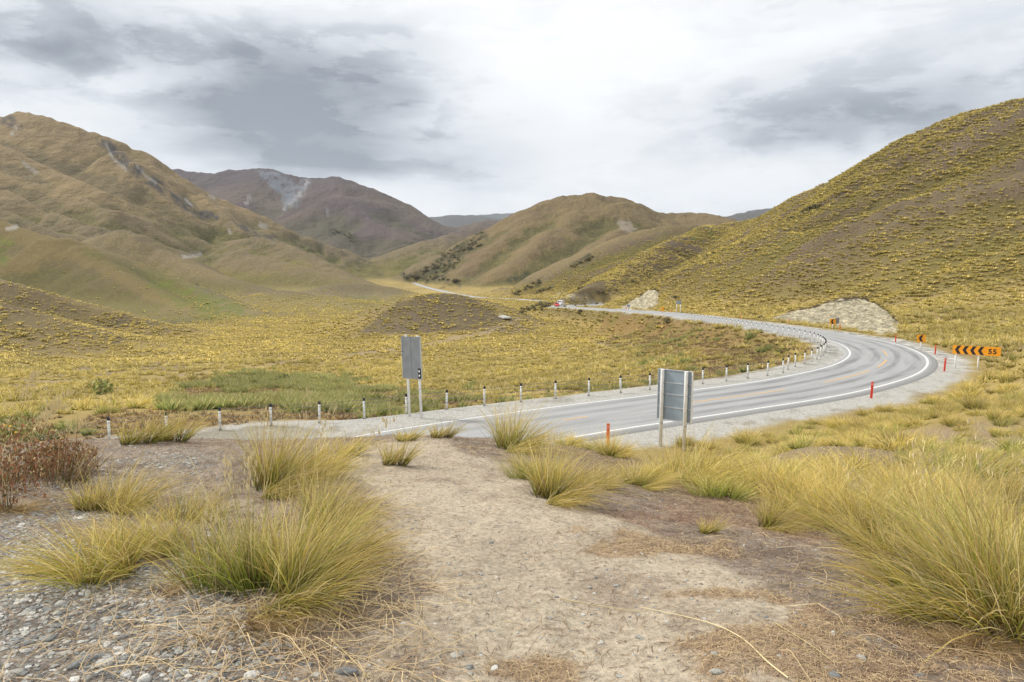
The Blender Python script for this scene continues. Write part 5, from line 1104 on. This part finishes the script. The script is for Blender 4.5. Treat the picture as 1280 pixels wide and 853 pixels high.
# vehicles far along the road
def vehicle(name, x, y, rz, L, Wd, Hh, body, label, van=False, hood=.28):
    z = float(mesh_h(x, y)) + .08; e = empty(name, x, y, z, rz); tag(e, label, 'van' if van else 'car')
    g0, bl_ = .32, (.95 if not van else 1.15)
    # side profile (x along the length, z), lofted across with tumblehome
    if van: prof = [(-L / 2, g0), (-L / 2, 1.2), (-L / 2 + .08, Hh - .1), (-L / 2 + .3, Hh), (L / 2 - 1.3, Hh), (L / 2 - .55, 1.25), (L / 2 - .05, .95), (L / 2, g0 + .1), (L / 2 - .1, g0)]
    else: prof = [(-L / 2, g0 + .05), (-L / 2 + .02, bl_), (-L / 2 + .35, bl_ + .05), (-L / 2 + .75, Hh - .04), (-L / 2 + 1.1, Hh), (L / 2 - 2.0, Hh - .02), (L / 2 - 1.25, bl_ + .04), (L / 2 - .35, .82), (L / 2 - .03, .62), (L / 2, g0 + .06), (L / 2 - .1, g0)]
    bm = bmesh.new(); lay_ = []
    for s in (-1, -.93, .93, 1):
        row = [bm.verts.new((px_ * (1 if abs(s) < 1 else .985), s * Wd / 2 * (1 - .16 * max(0, (pz_ - bl_) / (Hh - bl_ + .01))), pz_ if abs(s) < 1 else g0 + (pz_ - g0) * .96)) for px_, pz_ in prof]; lay_.append(row)
    for A, B in zip(lay_, lay_[1:]):
        for k in range(len(prof)): bm.faces.new((A[k], A[(k + 1) % len(prof)], B[(k + 1) % len(prof)], B[k]))
    bm.faces.new(lay_[0]); bm.faces.new(lay_[-1][::-1]); done('body', bm, body, e)
    gl = bpy.data.materials.get('dark_glass') or mat('dark_glass', (.03, .035, .04), .12); tl = bpy.data.materials.get('tail_lamp') or mat('tail_lamp', (.5, .02, .02), .25); hl = bpy.data.materials.get('head_lamp') or mat('head_lamp', (.8, .8, .78), .15)
    ty_ = bpy.data.materials.get('tyre') or mat('tyre', (.03, .03, .03), .85)
    zz = (bl_ + .1, Hh - .12)
    for s in (-1, 1):
        bm = bmesh.new(); yy = s * (Wd / 2 * .925 + .02); a = [(-L / 2 + .6, zz[0]), (-L / 2 + .85, zz[1]), (L / 2 - (1.5 if van else 2.05), zz[1]), (L / 2 - (.95 if van else 1.45), zz[0])]
        vv = [bm.verts.new((p_, yy - s * .09 * (q_ > zz[0]), q_)) for p_, q_ in a]; vv2 = [bm.verts.new((v.co.x, v.co.y - s * .06, v.co.z)) for v in vv]; bm.faces.new(vv); bm.faces.new(vv2[::-1])
        for k in range(4): bm.faces.new((vv[k], vv[(k + 1) % 4], vv2[(k + 1) % 4], vv2[k]))
        done('side_window', bm, gl, e)
    bm = bmesh.new(); bm_box(bm, .05, Wd * .74, (zz[1] - zz[0]) * 1.0, (-L / 2 + (.02 if van else .52), 0, (zz[0] + zz[1]) / 2), Matrix.Rotation(0 if van else .72, 3, 'Y'), .01); done('rear_window', bm, gl, e)
    bm = bmesh.new(); bm_box(bm, .05, Wd * .76, .62, (L / 2 - (.86 if van else 1.58), 0, (zz[0] + zz[1]) / 2 + .02), Matrix.Rotation(-.75 if van else -.95, 3, 'Y'), .01); done('windscreen', bm, gl, e)
    for s in (-1, 1):
        bm = bmesh.new(); bm_box(bm, .05, .28, .16, (-L / 2 + .0, s * (Wd / 2 - .22), .82), None, .01); done('tail_lamp', bm, tl, e)
        bm = bmesh.new(); bm_box(bm, .08, .30, .14, (L / 2 - .06, s * (Wd / 2 - .25), .66), None, .01); done('headlight', bm, hl, e)
        for fx in (-L / 2 + .8, L / 2 - .85):
            bm = bmesh.new(); bm_cyl(bm, .33, -.11, .11, 18); w_ = done('wheel', bm, ty_, e, True); w_.rotation_euler = (math.pi / 2, 0, 0); w_.location = (fx, s * (Wd / 2 - .1), .33)
            bm = bmesh.new(); bm_cyl(bm, .2, -.115, .115, 14); r_ = done('rim', bm, M_galv, w_, True)
    return e
def on_road(s, off): 
    P_ = [np.interp(s, CLs, CL[:, k]) for k in range(2)]; N_ = np.array([np.interp(s, CLs, CLn[:, k]) for k in range(2)]); t_ = math.atan2(-N_[0], N_[1]); return P_[0] + N_[0] * off, P_[1] + N_[1] * off, t_
sc_ = arc_at(20, 284); x, y, t_ = on_road(sc_, 1.5); vehicle('car', x, y, t_ + math.pi, 4.3, 1.8, 1.45, mat('red_car_paint', (.62, .02, .02), .3), 'red car on the far stretch of road')
x, y, t_ = on_road(sc_ + 13, 1.5); vehicle('van', x, y, t_ + math.pi, 4.9, 1.95, 2.1, mat('white_van_paint', (.8, .8, .8), .35), 'white van just behind the red car', True)
P_ = W(690, 376.2, 455); zz_ = vehicle('car', P_[0], P_[1], math.radians(170), 4.4, 1.8, 1.45, mat('dark_blue_car_paint', (.05, .07, .12), .3), 'dark car on the far road left of the red one')

# dark shrubs and broom bushes that stand alone
def bush_mesh(name, n, r, h, ls, m, seed):
    g_ = np.random.default_rng(seed); d = g_.normal(0, 1, (n, 3)); d /= np.linalg.norm(d, axis=1)[:, None]; cl = g_.uniform(-.55, .55, (6, 3)) * [r, r, h * .4]; c = cl[g_.integers(0, 6, n)]
    p_ = c + d * g_.uniform(.3, 1, (n, 1)) ** .5 * [r * .6, r * .6, h * .45]; p_[:, 2] = np.abs(p_[:, 2] + h * .45) ; a = g_.normal(0, 1, (n, 3)); b = g_.normal(0, 1, (n, 3)); a *= ls / np.linalg.norm(a, axis=1)[:, None]; b *= ls * .6 / np.linalg.norm(b, axis=1)[:, None]
    co = np.stack([p_ - a, p_ + b, p_ + a, p_ - b], 1).reshape(-1, 3); F_ = (np.arange(n) * 4)[:, None] + np.arange(4)[None]
    me = bpy.data.meshes.new(name); me.from_pydata(co.tolist(), [], F_.tolist()); me.update(); me.materials.append(m)
    for nm, ar in (('t', np.repeat(g_.uniform(.3, 1, n), 4)), ('rnd', np.repeat(g_.uniform(0, 1, n), 4))): q_ = me.attributes.new(nm, 'FLOAT', 'POINT'); q_.data.foreach_set('value', ar.astype(np.float32))
    return me
M_scrub = grass_mat('dark_scrub', (.02, .025, .012), (.045, .055, .025), (.085, .095, .04), (.03, .045, .015), .3)
BU = [bush_mesh('bush_leaves', 260, 1.0, 1.3, .16, M_scrub, 1), bush_mesh('bush_leaves', 260, 1.0, 1.0, .16, M_scrub, 2)]; BUG = [bush_mesh('bush_leaves', 300, 1.0, 1.0, .15, M_wgreen, 3)]
def bush(me_, px, py, sc, label, grp=None, hi=3000, lo=20):
    p_ = hit(px, py, lo, hi); o = bpy.data.objects.new('bush', me_); C.objects.link(o); o.location = p_; o.rotation_euler = (0, 0, random.uniform(0, 6)); o.scale = (sc * random.uniform(.8, 1.3), sc, sc * random.uniform(.8, 1.1)); return tag(o, label, 'shrub', grp)
bush(BU[0], 834, 405, 1.1, 'black-green bush just below the far straight of the road')
bush(BU[1], 725, 393, 1.4, 'dark bush on the verge below the far bend near the red car')
bush(BUG[0], 125, 493, 1.3, 'isolated bright green bush on the flats at the left')
bush(BU[1], 844, 374, 1.2, 'dark shrub directly behind the far two-post sign'); bush(BU[1], 952, 400, .9, 'dark shrub at the left foot of the big rock cutting')
for px, py, sc, lab in ((588, 485, .9, 'leafy dark green shrub behind the barrier right of the tall grey sign'), (350, 478, 1.3, 'green rush clump on the flats left of the tall grey sign'), (395, 476, 1.2, 'green rush clump nearest the tall grey sign on the flats'), (315, 483, 1.0, 'low green rush clump on the edge of the green patch')):
    bush(BUG[0], px, py, sc * .8, lab)
k_ = 0
for (a, b, n_, r_, sc) in (((522, 345), (600, 300), 46, 7, 4.8), ((536, 352), (575, 326), 26, 4, 4.0), ((505, 346), (572, 352), 26, 2, 4.2), ((652, 391), (685, 381), 34, 4, 1.5), ((645, 368), (678, 352), 16, 3, 2.2), ((672, 366), (692, 360), 12, 1.5, 1.7), ((990, 275), (1027, 257), 22, 3.5, 1.4), ((415, 288), (445, 302), 18, 4, 6), ((712, 336), (742, 322), 12, 1.5, 2.0), ((722, 362), (737, 351), 8, 1, 1.5), ((745, 368), (790, 352), 8, 5, 1.2), ((655, 386), (745, 380), 10, 2, 1.1)):
    lab, grp = {0: ('dark shrub in the belt of scrub climbing the middle hill', 'scrub on the middle hill'), 1: ('dark shrub in the belt of scrub climbing the middle hill', 'scrub on the middle hill'), 3: ('dark shrub in the thicket left of the red car', 'thicket below the far road'), 6: ('dark shrub in the clump high on the right hill', 'shrubs high on the right hill')}.get(k_, ('dark shrub in the scattered scrub near the far road', 'scattered far scrub'))
    for i in range(n_):
        t = random.random(); px = a[0] + (b[0] - a[0]) * t + random.gauss(0, r_ * .6); py = a[1] + (b[1] - a[1]) * t + random.gauss(0, r_ * .5); bush(BU[i % 2], px, py, sc * random.uniform(.5, 1.1), lab, grp)
    k_ += 1

# russet sorrel bush with yellow daisies at the left edge
def sorrel(px, py, n, h, r, label, seed, flowers):
    x, y = spot(px, py); e = empty('sorrel_plant', x, y, float(mesh_h(x, y))); tag(e, label, 'flowering plant'); g_ = np.random.default_rng(seed)
    me = blades_mesh('stems', n, h, r, 4, .005, M_sor, seed, (.03, 0), .55, .1); o = bpy.data.objects.new('stems', me); C.objects.link(o); o.parent = e
    m = 2600; ang = g_.uniform(0, 6.28, m); rr_ = r * 1.5 * np.sqrt(g_.uniform(0, 1, m)); zz = h * g_.uniform(.15, 1.0, m) * (1 - .35 * (rr_ / r / 1.5) ** 2); c = np.stack([rr_ * np.cos(ang), rr_ * np.sin(ang), zz], 1)
    a = g_.normal(0, .006, (m, 3)); b = g_.normal(0, .006, (m, 3)); a[:, 2] += .012; co = np.stack([c - a, c + b, c + a, c - b], 1).reshape(-1, 3); F_ = (np.arange(m) * 4)[:, None] + np.arange(4)[None]
    me = bpy.data.meshes.new('seed_clusters'); me.from_pydata(co.tolist(), [], F_.tolist()); me.materials.append(M_sor)
    for nm, ar in (('t', np.repeat(g_.uniform(.2, 1, m), 4)), ('rnd', np.repeat(g_.uniform(0, 1, m), 4))): q_ = me.attributes.new(nm, 'FLOAT', 'POINT'); q_.data.foreach_set('value', ar.astype(np.float32))
    o = bpy.data.objects.new('seed_clusters', me); C.objects.link(o); o.parent = e
    for fx, fz in flowers:
        bm = bmesh.new(); n_ = 12; ctr = bm.verts.new((0, 0, .004)); vs_ = [bm.verts.new(((.016 if k % 2 == 0 else .009) * math.cos(math.pi * k / n_), (.016 if k % 2 == 0 else .009) * math.sin(math.pi * k / n_), 0)) for k in range(2 * n_)]
        for k in range(2 * n_): bm.faces.new((ctr, vs_[k], vs_[(k + 1) % (2 * n_)]))
        f = done('flower', bm, M_fl, e); f.location = (fx, -.12, fz); f.rotation_euler = (.5, .1, 0)
M_sor = grass_mat('sorrel', (.08, .07, .03), (.26, .11, .055), (.44, .21, .12), (.12, .14, .04), .25); M_fl = mat('yellow_petal', (.9, .55, .02), .5)
sorrel(18, 600, 300, .62, .32, 'dark red sorrel plant with yellow flowers at the left edge', 61, ((.08, .56), (.03, .565), (-.1, .57), (.13, .50)))
sorrel(-25, 640, 300, .62, .30, 'shadowy brown-red weed clump cut by the left frame edge', 62, ())
sorrel(78, 592, 160, .34, .22, 'shorter pinkish sorrel plant right of the dark red one', 63, ())

# tall oat-like seed heads
def seed_stalk(px, py, h, lean, label, seed, grp=None, nsp=26):
    x, y = spot(px, py); e = empty('seed_stalk', x, y, float(mesh_h(x, y)), 0); tag(e, label, 'grass stalk', grp); g_ = np.random.default_rng(seed); v = []; f = []; pts = []
    for k in range(9):
        t = k / 8; p_ = np.array([lean * t * t * h, lean * .15 * t * h, t * h * (1 - .12 * lean * lean * t)]); pts.append(p_); w_ = .0034 * (1 - .6 * t)
        for q_ in range(4): v.append(p_ + np.array([w_ * math.cos(q_ * 1.571), w_ * math.sin(q_ * 1.571), 0]))
        if k: 
            for q_ in range(4): f.append(((k - 1) * 4 + q_, (k - 1) * 4 + (q_ + 1) % 4, k * 4 + (q_ + 1) % 4, k * 4 + q_))
    link_mesh('stem', v, f, M_oat, e); v = []; f = []; pts = np.array(pts)
    for k in range(nsp):
        t = g_.uniform(.72, 1.0); c = np.array([np.interp(t * 8, range(9), pts[:, i]) for i in range(3)]); d = g_.normal(0, .4, 3); d[0] += .5 * lean; d[2] = abs(d[2]) * .6 - .25; d /= np.linalg.norm(d); L_ = g_.uniform(.03, .09) * (1.25 - t) * 2.2; c2 = c + d * L_; s_ = np.cross(d, [0, 1, 0]); s_ /= np.linalg.norm(s_) + 1e-6
        dn = np.array([.25 * lean, 0, -1.0]); dn /= np.linalg.norm(dn); l_ = .045; i0 = len(v); v += [c - s_ * .0006, c + s_ * .0006, c2]; f.append((i0, i0 + 1, i0 + 2)); i0 = len(v); v += [c2, c2 + dn * l_ * .5 + s_ * .009, c2 + dn * l_, c2 + dn * l_ * .5 - s_ * .009, c2 + dn * l_ * .5 + np.array([0, .009, 0])]; f += [(i0, i0 + 1, i0 + 2, i0 + 3), (i0, i0 + 4, i0 + 2)]
    link_mesh('seed_head', v, f, M_oat2, e)
M_oat = mat('dry_stem', (.50, .40, .20), .7); M_oat2 = mat('dry_seed', (.74, .62, .36), .7)
for k, (px, py, h, ln, lab) in enumerate(((0, 600, 1.10, .35, 'tall oat stalk with drooping seeds at the left edge'), (12, 605, .95, .6, 'oat stalk leaning far right at the left edge'), (25, 600, .85, .45, 'mid-height oat stalk above the red sorrel'), (45, 596, .62, .75, 'short arching oat stalk above the sorrel'), (-6, 590, .8, .9, 'bowed oat stalk over the sorrel at the left edge'),
        (285, 740, .80, .02, 'pale feathery stalk standing in front of the tall green tussock'), (312, 738, .86, .04, 'greenish feathery stalk in the tall green tussock'), (270, 745, .58, -.02, 'short pale feathery stalk at the left of the tall green tussock'),
        (332, 650, .95, .02, 'thin reddish stalk rising from the dark-hearted tussock'), (372, 640, .95, .35, 'stalk with seeds leaning over the gravel strip'), (400, 690, .95, .5, 'curved pale stalk at the top of the spilling tussock'), (365, 605, .95, .2, 'thin stalk on the crest left of the path'),
        (1010, 600, .55, .1, 'fine stalk on the right slope'), (1180, 745, 1.0, -.25, 'stalk leaning left from the large right tussock'), (1225, 740, 1.15, -.1, 'tall stalk above the large right tussock'), (1262, 740, 1.15, .1, 'tall stalk at the right edge'), (1100, 690, .8, -.45, 'low stalk drooping over the litter at right'))):
    seed_stalk(px, py, h, ln, lab, 500 + k, nsp=70 if k < 5 else 30)
# long straw stalk lying on the dirt, twig, cigarette end
def lying(name, pts, w, m, label, cat):
    wp = [hit(px, min(py, 852), 1.5, 30) for px, py in pts]; wp = smooth_poly(np.array(wp), 6); v = []; f = []
    for i, p_ in enumerate(wp):
        t_ = wp[min(i + 1, len(wp) - 1)] - wp[max(i - 1, 0)]; t_ /= np.linalg.norm(t_); s_ = np.cross(t_, [0, 0, 1]); u__ = np.cross(s_, t_); r_ = w * (1 - .5 * i / len(wp))
        for k in range(6): a_ = k * math.pi / 3; v.append(p_ + np.array([0, 0, r_ + .012]) + (s_ * math.cos(a_) + u__ * math.sin(a_)) * r_)
        if i:
            for k in range(6): f.append(((i - 1) * 6 + k, (i - 1) * 6 + (k + 1) % 6, i * 6 + (k + 1) % 6, i * 6 + k))
    return tag(link_mesh(name, v, f, m, None, True), label, cat)
lying('straw_stalk', [(985, 852), (960, 832), (925, 800), (880, 780), (800, 762)], .0035, M_oat2, 'long pale straw stalk lying curved across the lower right dirt', 'dry stalk')
lying('straw_stalk', [(700, 752), (745, 760), (800, 768)], .003, M_oat, 'thin straw lying on the dirt left of the long stalk', 'dry stalk')
lying('twig', [(410, 800), (440, 828), (462, 852)], .004, M_oat, 'straight brown twig in the dead straw at the lower left of the path', 'twig')
lying('straw_stalk', [(968, 782), (1010, 808), (1040, 830)], .003, M_oat, 'short straw in the brown dead grass mat', 'dry stalk')
p_ = hit(370, 744, 1.5, 20); e = empty('cigarette_end', p_[0], p_[1], p_[2] + .012, 1.4, (0, math.pi / 2)); tag(e, 'white cigarette end with orange tip lying in the straw below the green tussock', 'cigarette end')
bm = bmesh.new(); bm_cyl(bm, .006, 0, .024, 12); done('paper', bm, M_wpost, e, True); bm = bmesh.new(); bm_cyl(bm, .0062, -.02, 0, 12); done('filter', bm, M_or2, e, True)
print('all', round(time.time() - T0, 1), 'tris', sum(len(m.loops) - 2 * len(m.polygons) for m in bpy.data.meshes))

# ---------------------------------------------------------------- air: one pale box of even haze round everything
def haze():
    zs_ = float(gz.min()); me = bpy.data.meshes.new('haze'); bm = bmesh.new(); bm_box(bm, 29000, 29000, 1500 - (zs_ - 1.5), (0, 0, (1500 + zs_ - 1.5) / 2)); bm.to_mesh(me); bm.free()
    o = bpy.data.objects.new('haze', me); C.objects.link(o); o['kind'] = 'stuff'
    m = bpy.data.materials.new('haze'); m.use_nodes = True; t = NT(m.node_tree)
    v = t.n('ShaderNodeVolumePrincipled'); v.inputs['Color'].default_value = (.76, .85, .98, 1); v.inputs['Density'].default_value = 0.00004; v.inputs['Anisotropy'].default_value = .2
    ou = t.n('ShaderNodeOutputMaterial'); t.t.links.new(v.outputs[0], ou.inputs['Volume']); me.materials.append(m)
haze(); print('ground z', gz.min(), gz.max())
